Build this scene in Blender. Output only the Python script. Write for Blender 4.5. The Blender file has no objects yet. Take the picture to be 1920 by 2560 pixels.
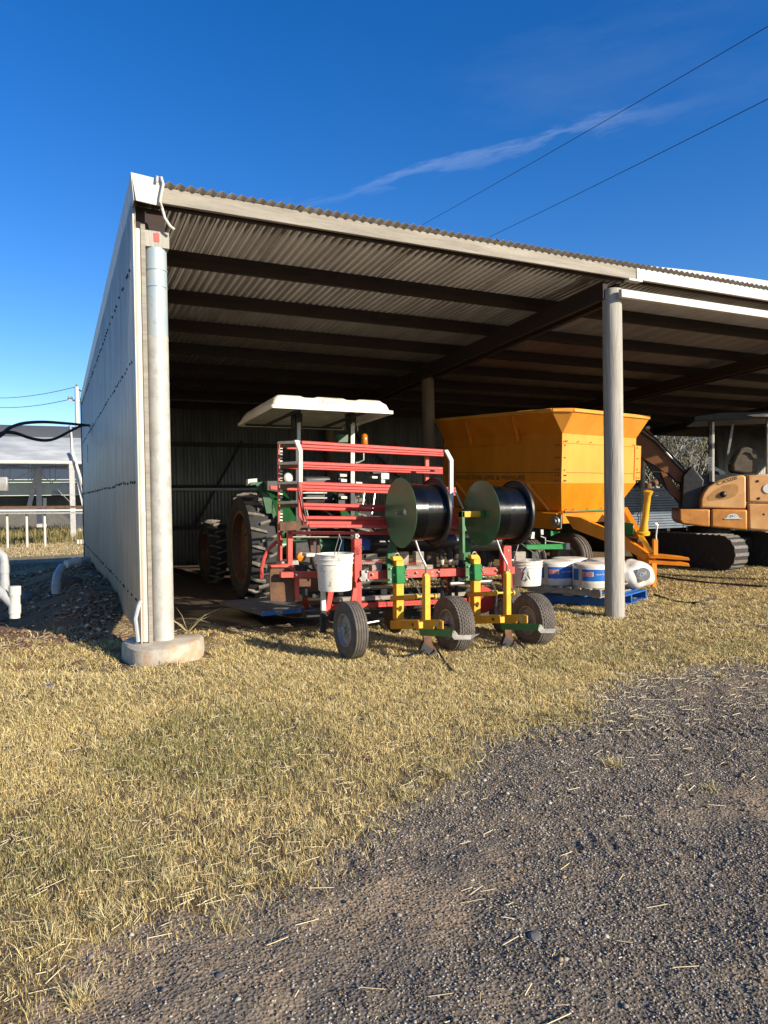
import bpy, math, random
import numpy as np
from mathutils import Vector, Matrix
random.seed(7); rng = np.random.default_rng(11)
scn = bpy.context.scene; COL = scn.collection
# ------------------------------------------------------------------ camera, sky, sun, exposure
F = 1771.0
XA = np.array([3718., -86., F]); XA /= np.linalg.norm(XA)
YA = np.array([-844., -22., F]); YA -= XA*(XA@YA); YA /= np.linalg.norm(YA)
ZA = np.cross(XA, YA); ZA = ZA if ZA[1] < 0 else -ZA
R3 = np.array([XA, YA, ZA])
CP = np.array([-0.99417761, -7.03878498, 1.6])
cam = bpy.data.cameras.new('camera'); co = bpy.data.objects.new('camera', cam); COL.objects.link(co)
cam.sensor_fit = 'VERTICAL'; cam.sensor_height = 36.0; cam.lens = 36.0*F/2560.0; cam.clip_end = 3000; cam.clip_start = .05
m = Matrix.Identity(4)
for i in range(3):
    m[i][0] = R3[i][0]; m[i][1] = -R3[i][1]; m[i][2] = -R3[i][2]; m[i][3] = CP[i]
co.matrix_world = m; scn.camera = co
SUN_EL = math.radians(20.3); SUN_AZ = math.radians(28.0)    # azimuth of the sun, to the right of straight out of the shed's front
SUN_STRENGTH = 5.0; SKY_STRENGTH = 0.098
tod = Vector((-math.sin(SUN_AZ)*math.cos(SUN_EL), math.cos(SUN_AZ)*math.cos(SUN_EL), -math.sin(SUN_EL)))
sl = bpy.data.lights.new('sun', 'SUN'); sl.energy = SUN_STRENGTH; sl.angle = math.radians(.5); sl.color = (1.0, .90, .74)
so = bpy.data.objects.new('sun', sl); COL.objects.link(so); so.rotation_euler = tod.to_track_quat('-Z', 'Y').to_euler(); so.location = (10, -20, 20)
w = bpy.data.worlds.new("World"); scn.world = w; w.use_nodes = True
nt = w.node_tree; nt.nodes.clear()
out = nt.nodes.new('ShaderNodeOutputWorld'); bg = nt.nodes.new('ShaderNodeBackground'); sky = nt.nodes.new('ShaderNodeTexSky')
sky.sky_type = 'NISHITA'; sky.sun_disc = False; sky.sun_elevation = SUN_EL; sky.sun_rotation = math.pi-SUN_AZ
sky.altitude = 400; sky.air_density = 1.0; sky.dust_density = .3; sky.ozone_density = 2.6
bg.inputs[1].default_value = SKY_STRENGTH
def wn(t, **k):
    n = nt.nodes.new(t)
    for a, b in k.items(): setattr(n, a, b)
    return n
tc = wn('ShaderNodeTexCoord')
hs = wn('ShaderNodeHueSaturation'); hs.inputs['Saturation'].default_value = 1.38; hs.inputs['Hue'].default_value = .514; hs.inputs['Value'].default_value = 1.24
nt.links.new(sky.outputs[0], hs.inputs['Color'])
# thin high cirrus: stretched noise on the sky direction plus one long wisp along a great circle
def ray(u, v): return R3 @ np.array([u-960., v-1280., F])
a1 = ray(820, 495); a1 /= np.linalg.norm(a1); a2 = ray(1640, 275); a2 /= np.linalg.norm(a2)
nrm = np.cross(a1, a2); nrm /= np.linalg.norm(nrm); mid = a1+a2; mid /= np.linalg.norm(mid); alg = np.cross(nrm, mid)
def dotn(v):
    n = wn('ShaderNodeVectorMath', operation='DOT_PRODUCT'); nt.links.new(tc.outputs['Generated'], n.inputs[0]); n.inputs[1].default_value = tuple(v); return n.outputs['Value']
def mth(op, a, b=None, c=None, clamp=False):
    n = wn('ShaderNodeMath', operation=op); n.use_clamp = clamp
    for i, q in enumerate((a, b, c)):
        if q is None: continue
        if isinstance(q, (int, float)): n.inputs[i].default_value = q
        else: nt.links.new(q, n.inputs[i])
    return n.outputs[0]
comb = wn('ShaderNodeCombineXYZ'); da, dn, dm = dotn(alg), dotn(nrm), dotn(mid)
nt.links.new(mth('MULTIPLY', da, 3.), comb.inputs[0]); nt.links.new(mth('MULTIPLY', dn, 16.), comb.inputs[1]); nt.links.new(dm, comb.inputs[2])
nz = wn('ShaderNodeTexNoise'); nz.inputs['Scale'].default_value = 2.2; nz.inputs['Detail'].default_value = 7; nz.inputs['Roughness'].default_value = .62
nt.links.new(comb.outputs[0], nz.inputs['Vector'])
off = mth('ADD', dn, mth('MULTIPLY', mth('SUBTRACT', nz.outputs[0], .5), .07))
band = mth('SUBTRACT', 1., mth('MULTIPLY', mth('ABSOLUTE', off), 120.), clamp=True)
lim = mth('SUBTRACT', 1., mth('POWER', mth('MULTIPLY', mth('ABSOLUTE', da), 3.6), 2.), clamp=True)
wisp = mth('MULTIPLY', mth('MULTIPLY', band, lim), mth('POWER', nz.outputs[0], 1.6))
nz2 = wn('ShaderNodeTexNoise'); nz2.inputs['Scale'].default_value = 1.1; nz2.inputs['Detail'].default_value = 8; nz2.inputs['Roughness'].default_value = .6
mp2 = wn('ShaderNodeMapping'); mp2.inputs['Scale'].default_value = (1.2, 1.2, 6.); nt.links.new(tc.outputs['Generated'], mp2.inputs[0]); nt.links.new(mp2.outputs[0], nz2.inputs['Vector'])
veil = mth('MULTIPLY', mth('SUBTRACT', nz2.outputs[0], .58, clamp=True), .18)
fac = mth('ADD', mth('MULTIPLY', wisp, .24), veil, clamp=True)
mx = wn('ShaderNodeMixRGB'); nt.links.new(fac, mx.inputs[0]); nt.links.new(hs.outputs[0], mx.inputs[1]); mx.inputs[2].default_value = (7.5, 8.0, 9.0, 1)
nt.links.new(mx.outputs[0], bg.inputs[0]); nt.links.new(bg.outputs[0], out.inputs[0])
scn.view_settings.view_transform = 'Standard'; scn.view_settings.look = 'None'; scn.view_settings.gamma = 1.0; scn.view_settings.exposure = 0.64
scn.view_settings.use_curve_mapping = False
scn.render.engine = 'CYCLES'; scn.render.resolution_x = 768; scn.render.resolution_y = 1024

# ------------------------------------------------------------------ helpers
def P(u, v, y): d = ray(u, v); return CP + (y-CP[1])/d[1]*d            # sight line meets the plane Y = y
def PX(u, v, x): d = ray(u, v); return CP + (x-CP[0])/d[0]*d
def PZ(u, v, z): d = ray(u, v); return CP + (z-CP[2])/d[2]*d
def PP(u, v, pt, n): d = ray(u, v); n = np.array(n, float); return CP + ((np.array(pt)-CP)@n)/(d@n)*d
def PD(u, v, dep): return CP + ray(u, v)/F*dep
def nrmz(a): a = np.array(a, float); return a/np.linalg.norm(a)

MATS = {}
def M(name, c1, c2=None, scale=8., rough=.6, metal=0., bump=.0, bscale=None, stretch=(1, 1, 1), spots=None, emit=0., trans=0., alpha=1., ramp=(.35, .65), spec=.5, coat=0.):
    if name in MATS: return MATS[name]
    mt = bpy.data.materials.new(name); mt.use_nodes = True; t = mt.node_tree; b = t.nodes['Principled BSDF']; L = t.links.new
    b.inputs['Roughness'].default_value = rough; b.inputs['Metallic'].default_value = metal; b.inputs['Specular IOR Level'].default_value = spec
    b.inputs['Coat Weight'].default_value = coat
    if trans: b.inputs['Transmission Weight'].default_value = trans
    if alpha < 1: b.inputs['Alpha'].default_value = alpha
    tcn = t.nodes.new('ShaderNodeTexCoord'); mp = t.nodes.new('ShaderNodeMapping'); mp.inputs['Scale'].default_value = stretch; L(tcn.outputs['Object'], mp.inputs[0])
    if c2 is None: c2 = tuple(x*.82 for x in c1)
    n = t.nodes.new('ShaderNodeTexNoise'); n.inputs['Scale'].default_value = scale; n.inputs['Detail'].default_value = 6; n.inputs['Roughness'].default_value = .65; L(mp.outputs[0], n.inputs['Vector'])
    r = t.nodes.new('ShaderNodeValToRGB'); r.color_ramp.elements[0].position = ramp[0]; r.color_ramp.elements[1].position = ramp[1]
    r.color_ramp.elements[0].color = (*c2, 1); r.color_ramp.elements[1].color = (*c1, 1); L(n.outputs[0], r.inputs[0]); col = r.outputs[0]
    if spots:
        sc, thr, colr, sscale = spots
        n2 = t.nodes.new('ShaderNodeTexNoise'); n2.inputs['Scale'].default_value = sscale; n2.inputs['Detail'].default_value = 8; n2.inputs['Roughness'].default_value = .7; L(tcn.outputs['Object'], n2.inputs['Vector'])
        r2 = t.nodes.new('ShaderNodeValToRGB'); r2.color_ramp.elements[0].position = thr; r2.color_ramp.elements[1].position = min(1, thr+.06); L(n2.outputs[0], r2.inputs[0])
        mlt = t.nodes.new('ShaderNodeMath'); mlt.operation = 'MULTIPLY'; L(r2.outputs[0], mlt.inputs[0]); mlt.inputs[1].default_value = sc
        mxx = t.nodes.new('ShaderNodeMixRGB'); L(mlt.outputs[0], mxx.inputs[0]); L(col, mxx.inputs[1]); mxx.inputs[2].default_value = (*colr, 1); col = mxx.outputs[0]
    L(col, b.inputs['Base Color'])
    mr = t.nodes.new('ShaderNodeMapRange'); mr.inputs['To Min'].default_value = max(0, rough-.12); mr.inputs['To Max'].default_value = min(1, rough+.12); L(n.outputs[0], mr.inputs[0]); L(mr.outputs[0], b.inputs['Roughness'])
    if bump:
        n3 = t.nodes.new('ShaderNodeTexNoise'); n3.inputs['Scale'].default_value = bscale or scale*3; n3.inputs['Detail'].default_value = 5; L(mp.outputs[0], n3.inputs['Vector'])
        bp = t.nodes.new('ShaderNodeBump'); bp.inputs['Strength'].default_value = bump; bp.inputs['Distance'].default_value = .01; L(n3.outputs[0], bp.inputs['Height']); L(bp.outputs[0], b.inputs['Normal'])
    if emit: b.inputs['Emission Color'].default_value = (*c1, 1); b.inputs['Emission Strength'].default_value = emit
    MATS[name] = mt; return mt

RUST = (.10, .042, .02); DIRT = (.12, .085, .055)
galv = M('galvanised_sheet', (.74, .66, .54), (.50, .445, .37), 9, .5, .10, .05, stretch=(1, 1.6, .08), spots=(.45, .60, (.40, .33, .25), 4))
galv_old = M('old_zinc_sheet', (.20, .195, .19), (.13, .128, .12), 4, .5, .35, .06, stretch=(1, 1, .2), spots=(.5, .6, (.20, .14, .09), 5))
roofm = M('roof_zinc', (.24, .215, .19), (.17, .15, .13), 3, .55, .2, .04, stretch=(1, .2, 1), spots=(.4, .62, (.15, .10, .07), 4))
timber = M('weathered_timber', (.34, .305, .25), (.22, .195, .16), 6, .85, 0, .5, 30, (.25, 3, 3), spots=(.4, .66, (.13, .11, .09), 3))
poletimber = M('pole_timber', (.43, .40, .34), (.28, .255, .215), 7, .88, 0, .55, 26, (3.2, 3.2, .22), spots=(.5, .66, (.17, .14, .11), 5))
darktimber = M('shade_dark_timber', (.035, .018, .013), (.015, .009, .007), 6, .8, 0, .3, 20, (.3, 3, 3))  # dark timber, darkened further for the deep shade inside the shed
whitep = M('white_paint', (.62, .60, .54), (.52, .50, .44), 5, .5, 0, .05, spots=(.35, .64, (.40, .36, .28), 9))
zincpipe = M('mottled_zinc_pipe', (.55, .53, .47), (.40, .38, .33), 9, .55, .15, .1, spots=(.5, .56, (.30, .32, .33), 14))
bluepipe = M('blue_grey_pipe', (.33, .42, .46), (.45, .47, .45), 10, .5, .2, .1, spots=(.4, .6, (.25, .2, .14), 12))
concrete = M('stained_concrete', (.50, .44, .34), (.33, .29, .22), 5, .9, 0, .5, 30, spots=(.55, .52, (.50, .25, .11), 3.5))
steel_dark = M('dark_steel', (.05, .05, .052), (.03, .03, .03), 9, .5, .4, .1)
steel_grey = M('grey_steel', (.36, .35, .33), (.24, .23, .21), 12, .45, .6, .1, spots=(.5, .62, RUST, 20))
red = M('red_paint', (.58, .045, .030), (.42, .035, .026), 9, .5, 0, .1, spots=(.65, .60, (.30, .17, .11), 22))
redold = M('faded_red_paint', (.58, .075, .05), (.42, .05, .035), 9, .5, 0, .1, spots=(.75, .60, (.32, .24, .17), 12))
rusty = M('rusty_plate', (.16, .075, .035), (.07, .035, .02), 12, .8, .1, .2, spots=(.6, .62, (.3, .2, .12), 10))
yellow = M('yellow_paint', (.78, .42, .02), (.62, .31, .02), 8, .45, 0, .1, spots=(.55, .62, (.22, .13, .06), 20))
orange = M('orange_paint', (.76, .235, .006), (.62, .18, .005), 3, .42, 0, .06, stretch=(1, 1, .35), spots=(.5, .62, (.38, .20, .08), 7))
orange_pale = M('pale_orange_paint', (.76, .32, .04), (.64, .255, .03), 3, .45, 0, .06, stretch=(1, 1, .35), spots=(.42, .63, (.42, .24, .11), 8))
green = M('green_paint', (.012, .20, .045), (.010, .16, .038), 6, .33, 0, .05, spots=(.5, .70, DIRT, 14))
green_deep = M('deep_green_paint', (.075, .20, .085), (.05, .15, .06), 5, .35, 0, .02, spots=(.45, .6, (.13, .13, .09), 5))
rubber = M('dusty_rubber', (.13, .108, .085), (.075, .063, .052), 12, .85, 0, .25, 60, spots=(.5, .6, (.17, .14, .10), 9))
rubber_dk = M('black_rubber', (.035, .033, .031), (.02, .02, .02), 12, .8, 0, .2, 50, spots=(.5, .62, (.10, .085, .06), 9))
lugm = M('worn_lug_rubber', (.22, .19, .155), (.11, .10, .085), 14, .85, 0, .3, 50)
rimg = M('grey_rim', (.33, .33, .34), (.22, .22, .22), 12, .5, .4, .1, spots=(.6, .62, RUST, 20))
rim_rust = M('rusty_rim', (.20, .09, .05), (.10, .05, .03), 9, .7, .2, .2)
tape = M('black_drip_tape', (.006, .006, .007), (.004, .004, .005), 20, .20, 0, .02, spec=.6)
plastic_bk = M('black_plastic', (.02, .02, .021), (.014, .014, .015), 12, .42, 0, .03)
bucketm = M('white_bucket_plastic', (.74, .71, .63), (.66, .62, .53), 7, .45, 0, .05, spots=(.75, .585, (.22, .15, .08), 13))
canopym = M('cream_fibreglass', (.80, .77, .68), (.70, .66, .55), 3, .45, 0, .04, spots=(.35, .62, (.40, .33, .22), 5))
pvc = M('grey_pvc', (.42, .43, .43), (.33, .34, .34), 6, .5, 0, .05, spots=(.5, .63, DIRT, 9))
pvcw = M('white_pvc', (.66, .64, .58), (.55, .53, .47), 6, .5, 0, .05, spots=(.5, .60, (.3, .24, .17), 8))
bluewood = M('blue_painted_timber', (.012, .12, .42), (.010, .09, .33), 8, .6, 0, .2, 25, spots=(.7, .67, (.30, .30, .30), 22))
palletwood = M('grey_pallet_timber', (.36, .32, .26), (.22, .19, .15), 9, .85, 0, .4, 30, (.6, .6, 3))
wrap = M('white_shrink_wrap', (.78, .75, .68), (.66, .61, .52), 6, .35, 0, .15, 14, spots=(.5, .6, (.45, .38, .27), 8))
labelb = M('blue_label', (.02, .15, .55), (.016, .12, .46), 6, .35, 0, .05)
labelr = M('red_label', (.62, .04, .03), None, 6, .4); labelw = M('white_ink', (.78, .78, .76), None, 6, .4); ink = M('black_ink', (.02, .02, .025), None, 6, .5)
inkgrey = M('grey_ink', (.20, .21, .22), None, 6, .5)
amber = M('amber_lens', (.75, .26, .01), (.6, .2, .01), 5, .15, 0, 0, trans=.35)
glass = M('lamp_glass', (.62, .58, .48), None, 5, .15, 0, 0)
seatm = M('black_vinyl', (.045, .045, .047), (.03, .03, .03), 9, .45, 0, .05)
canvas = M('brown_canvas_cover', (.12, .10, .075), (.07, .06, .045), 5, .85, 0, .3, 20)
excm = M('faded_excavator_orange', (.74, .43, .18), (.56, .27, .09), 2.2, .45, 0, .05, spots=(.5, .62, (.32, .17, .08), 9))
excm2 = M('excavator_amber', (.62, .27, .06), (.48, .19, .04), 4, .45, 0, .04, spots=(.5, .60, (.20, .10, .04), 7))
boomm = M('shaded_boom_paint', (.22, .085, .02), (.15, .055, .015), 4, .5, 0, .04, spots=(.5, .6, (.08, .05, .03), 6))  # excavator orange darkened, the shade on the boom put into its colour
panelm = M('blue_grey_panel', (.13, .165, .21), (.09, .115, .15), 4, .6, .1, .1)
plasticfilm = M('hazy_greenhouse_film', (.17, .185, .21), (.145, .16, .185), 1.5, .4, 0, .05, spots=(.5, .62, (.62, .64, .66), 1.2))
plasticfilm2 = M('pale_greenhouse_film', (.62, .60, .56), (.52, .50, .47), 1.2, .5, 0, .05)
def translucent(mt, f):
    t = mt.node_tree; b = t.nodes['Principled BSDF']; o = t.nodes['Material Output']; tr_ = t.nodes.new('ShaderNodeBsdfTranslucent'); tr_.inputs[0].default_value = (.8, .8, .8, 1); x = t.nodes.new('ShaderNodeMixShader'); x.inputs[0].default_value = f
    t.links.new(b.outputs[0], x.inputs[1]); t.links.new(tr_.outputs[0], x.inputs[2]); t.links.new(x.outputs[0], o.inputs['Surface'])
translucent(plasticfilm, .6); translucent(plasticfilm2, .6)
filmclear = M('clear_side_film', (.30, .34, .39), (.22, .26, .30), 1.0, .3, 0, .05, alpha=.82)
postgalv = M('greenhouse_post', (.45, .44, .42), (.33, .32, .30), 6, .6, .2)
bark = M('pale_gum_bark', (.60, .56, .48), (.40, .36, .30), 5, .85, 0, .3)
leafm = M('dry_gum_leaves', (.17, .135, .06), (.08, .075, .035), 1.2, .7)
soilm = M('red_brown_soil', (.15, .085, .050), (.085, .050, .033), 5, .95, 0, .5, 25)
rockm = M('grey_rock', (.19, .175, .155), (.11, .10, .09), 6, .9, 0, .5, 20)
asphalt = M('road_asphalt', (.060, .064, .072), (.045, .048, .055), 5, .85, 0, .3, 60)
chrome = M('bright_bolt', (.62, .60, .55), (.5, .48, .43), 20, .35, .8)

def setp(o, label=None, cat=None, group=None, kind=None):
    if label: o['label'] = label
    if cat: o['category'] = cat
    if group: o['group'] = group
    if kind: o['kind'] = kind
    return o
def thing(name, label, cat, loc=(0, 0, 0), rz=0., group=None, rx=0.):
    o = bpy.data.objects.new(name, None); COL.objects.link(o); o.location = tuple(float(q) for q in loc); o.rotation_euler = (rx, 0, rz); o.empty_display_size = .2
    return setp(o, label, cat, group)
def frame_of(a, up=(0, 0, 1)):
    a = nrmz(a); up = np.array(up, float)
    if abs(a@up) > .97: up = np.array([0, 1., 0])
    s = nrmz(np.cross(up, a)); t = np.cross(a, s); return a, s, t
class MB:
    def __init__(s): s.v = []; s.f = []
    def add(s, vs, fs):
        b = len(s.v); s.v += [tuple(float(q) for q in p) for p in vs]; s.f += [tuple(b+i for i in f) for f in fs]; return s
    def box(s, x0, x1, y0, y1, z0, z1):
        return s.add([(x0, y0, z0), (x1, y0, z0), (x1, y1, z0), (x0, y1, z0), (x0, y0, z1), (x1, y0, z1), (x1, y1, z1), (x0, y1, z1)],
                     [(0, 3, 2, 1), (4, 5, 6, 7), (0, 1, 5, 4), (1, 2, 6, 5), (2, 3, 7, 6), (3, 0, 4, 7)])
    def cbox(s, c, sx, sy, sz, rot=None):
        vs = []
        for dz in (-1, 1):
            for dx, dy in ((-1, -1), (1, -1), (1, 1), (-1, 1)):
                q = Vector((dx*sx/2, dy*sy/2, dz*sz/2))
                if rot is not None: q = rot @ q
                vs.append((c[0]+q.x, c[1]+q.y, c[2]+q.z))
        return s.add(vs, [(0, 3, 2, 1), (4, 5, 6, 7), (0, 1, 5, 4), (1, 2, 6, 5), (2, 3, 7, 6), (3, 0, 4, 7)])
    def bar(s, p0, p1, w_, h_, up=(0, 0, 1)):
        p0 = np.array(p0, float); p1 = np.array(p1, float); a, sd, t = frame_of(p1-p0, up); vs = []
        for p in (p0, p1):
            for i, j in ((-1, -1), (1, -1), (1, 1), (-1, 1)): vs.append(p+sd*i*w_/2+t*j*h_/2)
        return s.add(vs, [(0, 3, 2, 1), (4, 5, 6, 7), (0, 1, 5, 4), (1, 2, 6, 5), (2, 3, 7, 6), (3, 0, 4, 7)])
    def ext(s, pts, d):
        """closed outline pts extruded by the vector d (away from the viewer side)"""
        n = len(pts); d = np.array(d, float); vs = [np.array(p, float) for p in pts]+[np.array(p, float)+d for p in pts]
        fs = [tuple(range(n)), tuple(range(2*n-1, n-1, -1))]+[(i, n+i, n+(i+1) % n, (i+1) % n) for i in range(n)]
        return s.add(vs, fs)
    def tube(s, pts, r, n=8, caps=True):
        pts = [np.array(p, float) for p in pts]; k = len(pts); vs = []; rs = r if isinstance(r, (list, tuple)) else [r]*k; prev = None
        for i, p in enumerate(pts):
            a = pts[min(i+1, k-1)]-pts[max(i-1, 0)]; a, sd, t = frame_of(a)
            if prev is not None:
                sd = prev-a*(prev@a); sd = nrmz(sd) if np.linalg.norm(sd) > 1e-6 else frame_of(a)[1]; t = np.cross(a, sd)
            prev = sd
            for j in range(n):
                th = 2*math.pi*j/n; vs.append(p+rs[i]*(math.cos(th)*sd+math.sin(th)*t))
        fs = [(i*n+j, i*n+(j+1) % n, (i+1)*n+(j+1) % n, (i+1)*n+j) for i in range(k-1) for j in range(n)]
        if caps: fs += [tuple(range(n-1, -1, -1)), tuple((k-1)*n+j for j in range(n))]
        return s.add(vs, fs)
    def lathe(s, c, axis, prof, n=32, close=True):
        """prof: list of (along axis, radius)"""
        a, sd, t = frame_of(axis); c = np.array(c, float); vs = []; k = len(prof)
        for (h, r) in prof:
            for j in range(n):
                th = 2*math.pi*j/n; vs.append(c+a*h+r*(math.cos(th)*sd+math.sin(th)*t))
        fs = [(i*n+j, i*n+(j+1) % n, (i+1)*n+(j+1) % n, (i+1)*n+j) for i in range(k-1) for j in range(n)]
        if close: fs += [tuple(range(n-1, -1, -1)), tuple((k-1)*n+j for j in range(n))]
        return s.add(vs, fs)
    def ring(s, c, axis, prof, n=32):
        a, sd, t = frame_of(axis); c = np.array(c, float); vs = []; k = len(prof)
        for (h, r) in prof:
            for j in range(n):
                th = 2*math.pi*j/n; vs.append(c+a*h+r*(math.cos(th)*sd+math.sin(th)*t))
        return s.add(vs, [(i*n+j, i*n+(j+1) % n, ((i+1) % k)*n+(j+1) % n, ((i+1) % k)*n+j) for i in range(k) for j in range(n)])
    def build(s, name, mat, parent=None, bevel=0., seg=1, offset=(0, 0, 0), ang=38, fix=True):
        me = bpy.data.meshes.new(name); base = np.array([0., 0., 0.])
        par_rot = False
        if parent is not None:
            q = parent; base = np.zeros(3)
            while q is not None:
                base += np.array(q.location); par_rot = par_rot or any(abs(e) > 1e-9 for e in q.rotation_euler); q = q.parent
            if par_rot: base = np.zeros(3)     # parts of rotated things are given in the thing's own frame
        vs = np.array(s.v)+np.array(offset)-base
        me.from_pydata([tuple(v) for v in vs], [], s.f); me.update()
        if fix:
            import bmesh
            bm = bmesh.new(); bm.from_mesh(me); bmesh.ops.recalc_face_normals(bm, faces=bm.faces); bm.to_mesh(me); bm.free()
        me.materials.append(mat)
        me.polygons.foreach_set('use_smooth', [True]*len(me.polygons)); me.set_sharp_from_angle(angle=math.radians(ang))
        o = bpy.data.objects.new(name, me); COL.objects.link(o)
        if parent is not None: o.parent = parent
        if bevel:
            b = o.modifiers.new('bevel', 'BEVEL'); b.width = bevel; b.segments = seg; b.limit_method = 'ANGLE'; b.angle_limit = math.radians(40)
        return o
def pf(mb, pix, Y, depth):            # outline at plane Y, real depth behind it
    return mb.ext([P(u, v, Y) for u, v in pix], (0, depth, 0))
def inst(src, parent, mat4=None, name=None):
    o = src.copy(); COL.objects.link(o); o.parent = parent
    if mat4 is not None: o.matrix_basis = mat4
    return o
def text(body, name, mat, parent, org, xd, yd, height, extr=.002, width=None, bend=None, squash=None):
    cu = bpy.data.curves.new(name, 'FONT'); cu.body = body; cu.size = 1.0; cu.extrude = 0.0; cu.resolution_u = 3
    to = bpy.data.objects.new('tmp_text', cu); COL.objects.link(to)
    dg = bpy.context.evaluated_depsgraph_get(); me = bpy.data.meshes.new_from_object(to.evaluated_get(dg)); bpy.data.objects.remove(to); bpy.data.curves.remove(cu)
    v = np.array([x.co[:] for x in me.vertices]); v[:, 0] -= v[:, 0].min(); v[:, 1] -= v[:, 1].min(); hh = v[:, 1].max(); v *= height/hh
    if width: v[:, 0] *= width/v[:, 0].max()
    xd = nrmz(xd); yd = nrmz(yd); nd = np.cross(xd, yd); org = np.array(org, float)
    if bend is None: W = org+v[:, :1]*xd+v[:, 1:2]*yd+nd*extr
    else:
        c, r = bend  # wrap round a vertical cylinder of centre c, starting at org
        a0 = math.atan2(org[1]-c[1], org[0]-c[0]); W = np.zeros_like(v)
        an = a0+v[:, 0]/r; W[:, 0] = c[0]+(r+extr)*np.cos(an); W[:, 1] = c[1]+(r+extr)*np.sin(an); W[:, 2] = org[2]+v[:, 1]
    base = np.zeros(3); rot = False; q = parent
    while q is not None: base += np.array(q.location); rot = rot or any(abs(e) > 1e-9 for e in q.rotation_euler); q = q.parent
    if not rot: W = W-base
    for i, x in enumerate(me.vertices): x.co = W[i]
    me.materials.clear(); me.materials.append(mat); me.update()
    o = bpy.data.objects.new(name, me); COL.objects.link(o); o.parent = parent; return o
# smooth value noise for the ground
def vnoise(x, y, seed=0):
    r = np.random.default_rng(seed); tb = r.random((256, 256)); xi = np.floor(x).astype(int); yi = np.floor(y).astype(int); fx = x-xi; fy = y-yi
    fx = fx*fx*(3-2*fx); fy = fy*fy*(3-2*fy); g = lambda i, j: tb[i & 255, j & 255]
    return (g(xi, yi)*(1-fx)+g(xi+1, yi)*fx)*(1-fy)+(g(xi, yi+1)*(1-fx)+g(xi+1, yi+1)*fx)*fy
def fbm(x, y, sc, seed=0, o=4):
    s_ = 0; a = .5; x = x*sc; y = y*sc
    for i in range(o): s_ = s_+a*vnoise(x+17*i, y-9*i, seed+i); a *= .5; x = x*2.03; y = y*2.03
    return s_/(1-.5**o)
def sstep(a, b, x): t = np.clip((x-a)/(b-a), 0, 1); return t*t*(3-2*t)

# ------------------------------------------------------------------ ground
def gh0(x, y):
    x = np.asarray(x, float); y = np.asarray(y, float)
    z = .10*(1-np.clip(x/4., 0, 1))*sstep(-3.6, -1.2, y)
    left = sstep(-1.9, -4.2, x)*sstep(1.5, 6., y)+sstep(-1.9, -4.2, x)*.25*(1-sstep(1.5, 6., y))*sstep(-1, 1.5, y)
    z = z-left*.42 - .02*sstep(-1, -4, x)
    far = sstep(11.5, 16, y)*(1-sstep(1., 5., x)); z = z*(1-far)-.42*far*(1.)
    z = np.where(y > 60, z*1.0, z)
    mx_ = np.exp(-((x+.30)/.75)**2)*sstep(.5, 2.4, y)*(1-sstep(8.5, 10.8, y))*(x < -.15)
    z = z+mx_*(.34+.10*(fbm(x, y, 3., 15)-.5))
    sp = np.exp(-((x+1.3)/.9)**2-((y-4.2)/1.8)**2)*(x < -.15); z = z+sp*.10
    tr = np.exp(-(((x+.75)*.5+(y+.15)*.87)/.16)**2)*sstep(-.25, -.6, x)*sstep(-3.5, -2.2, x); z = z-tr*.06    # trench left of the pad
    ins = np.exp(-((x-.55)/.35)**2-((y-1.2)/1.2)**2)*sstep(.2, .6, y); z = z+ins*.10                          # strip of earth inside the wall
    return z
GP = [(2300, 1640), (1920, 1660), (1560, 1672), (1540, 1700), (1500, 1745), (1500, 1790), (1430, 1830), (1190, 1860), (1150, 1930), (1010, 2010), (950, 2090), (880, 2120), (760, 2230), (600, 2270), (430, 2330), (280, 2350), (230, 2400), (130, 2480), (60, 2620)]
GW = np.array([PZ(u, v, 0)[:2] for u, v in GP]); GW = np.vstack([GW[0]+(30, 4), GW, GW[-1]+(-3, -1.2), (-8, -8), (-8, -60), (60, -60)])
def gravel(x, y):
    x = np.asarray(x, float); y = np.asarray(y, float)
    xx = x+(fbm(x, y, 1.6, 40)-.5)*.55+(fbm(x, y, 9, 41)-.5)*.16; yy = y+(fbm(x, y, 1.6, 44)-.5)*.55+(fbm(x, y, 9, 45)-.5)*.16
    inside = np.zeros(x.shape, bool); n = len(GW); j = n-1
    for i in range(n):
        xi, yi = GW[i]; xj, yj = GW[j]
        c = ((yi > yy) != (yj > yy)) & (xx < (xj-xi)*(yy-yi)/(yj-yi+1e-12)+xi); inside ^= c; j = i
    return inside
def bumps(x, y):
    z = (fbm(x, y, .9, 3)-.5)*.05+(fbm(x, y, 5, 5)-.5)*.028+(fbm(x, y, 18, 9)-.5)*.014
    # tyre-tread ridges pressed into the gravel
    a = math.radians(-28); t = (x*math.cos(a)-y*math.sin(a)); s_ = x*math.sin(a)+y*math.cos(a)
    for s0, wdt in ((-3.75, .16), (-2.4, .17), (-4.9, .15)):
        q = x*.35+y*.94-s0+(.03*np.sin(x*2)); msk = np.exp(-(q/wdt)**4)*gravel(x, y)
        z = z+msk*(np.sin((x*.94-y*.35)*78+9*np.abs(q)+5*vnoise(x*3, y*3, 8))*.0045*sstep(.35, .6, fbm(x, y, 1.2, 31))-.007)
    return z
def gz(x, y): return gh0(x, y)+bumps(x, y)*np.clip(1-(np.hypot(x, y)-14)/20, 0, 1)
def axis(lo, hi, step, far):
    a = list(np.arange(lo, hi, step)); q = step
    while a[-1] < far: q *= 1.28; a.append(a[-1]+q)
    q = step
    while a[0] > -far: q *= 1.28; a.insert(0, a[0]-q)
    return np.array(a)
xs = axis(-4., 8.5, .03, 900); ys = axis(-6.6, 3.5, .03, 900)
XX, YY = np.meshgrid(xs, ys); ZZ = gz(XX, YY); nx, ny = len(xs), len(ys)
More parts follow.
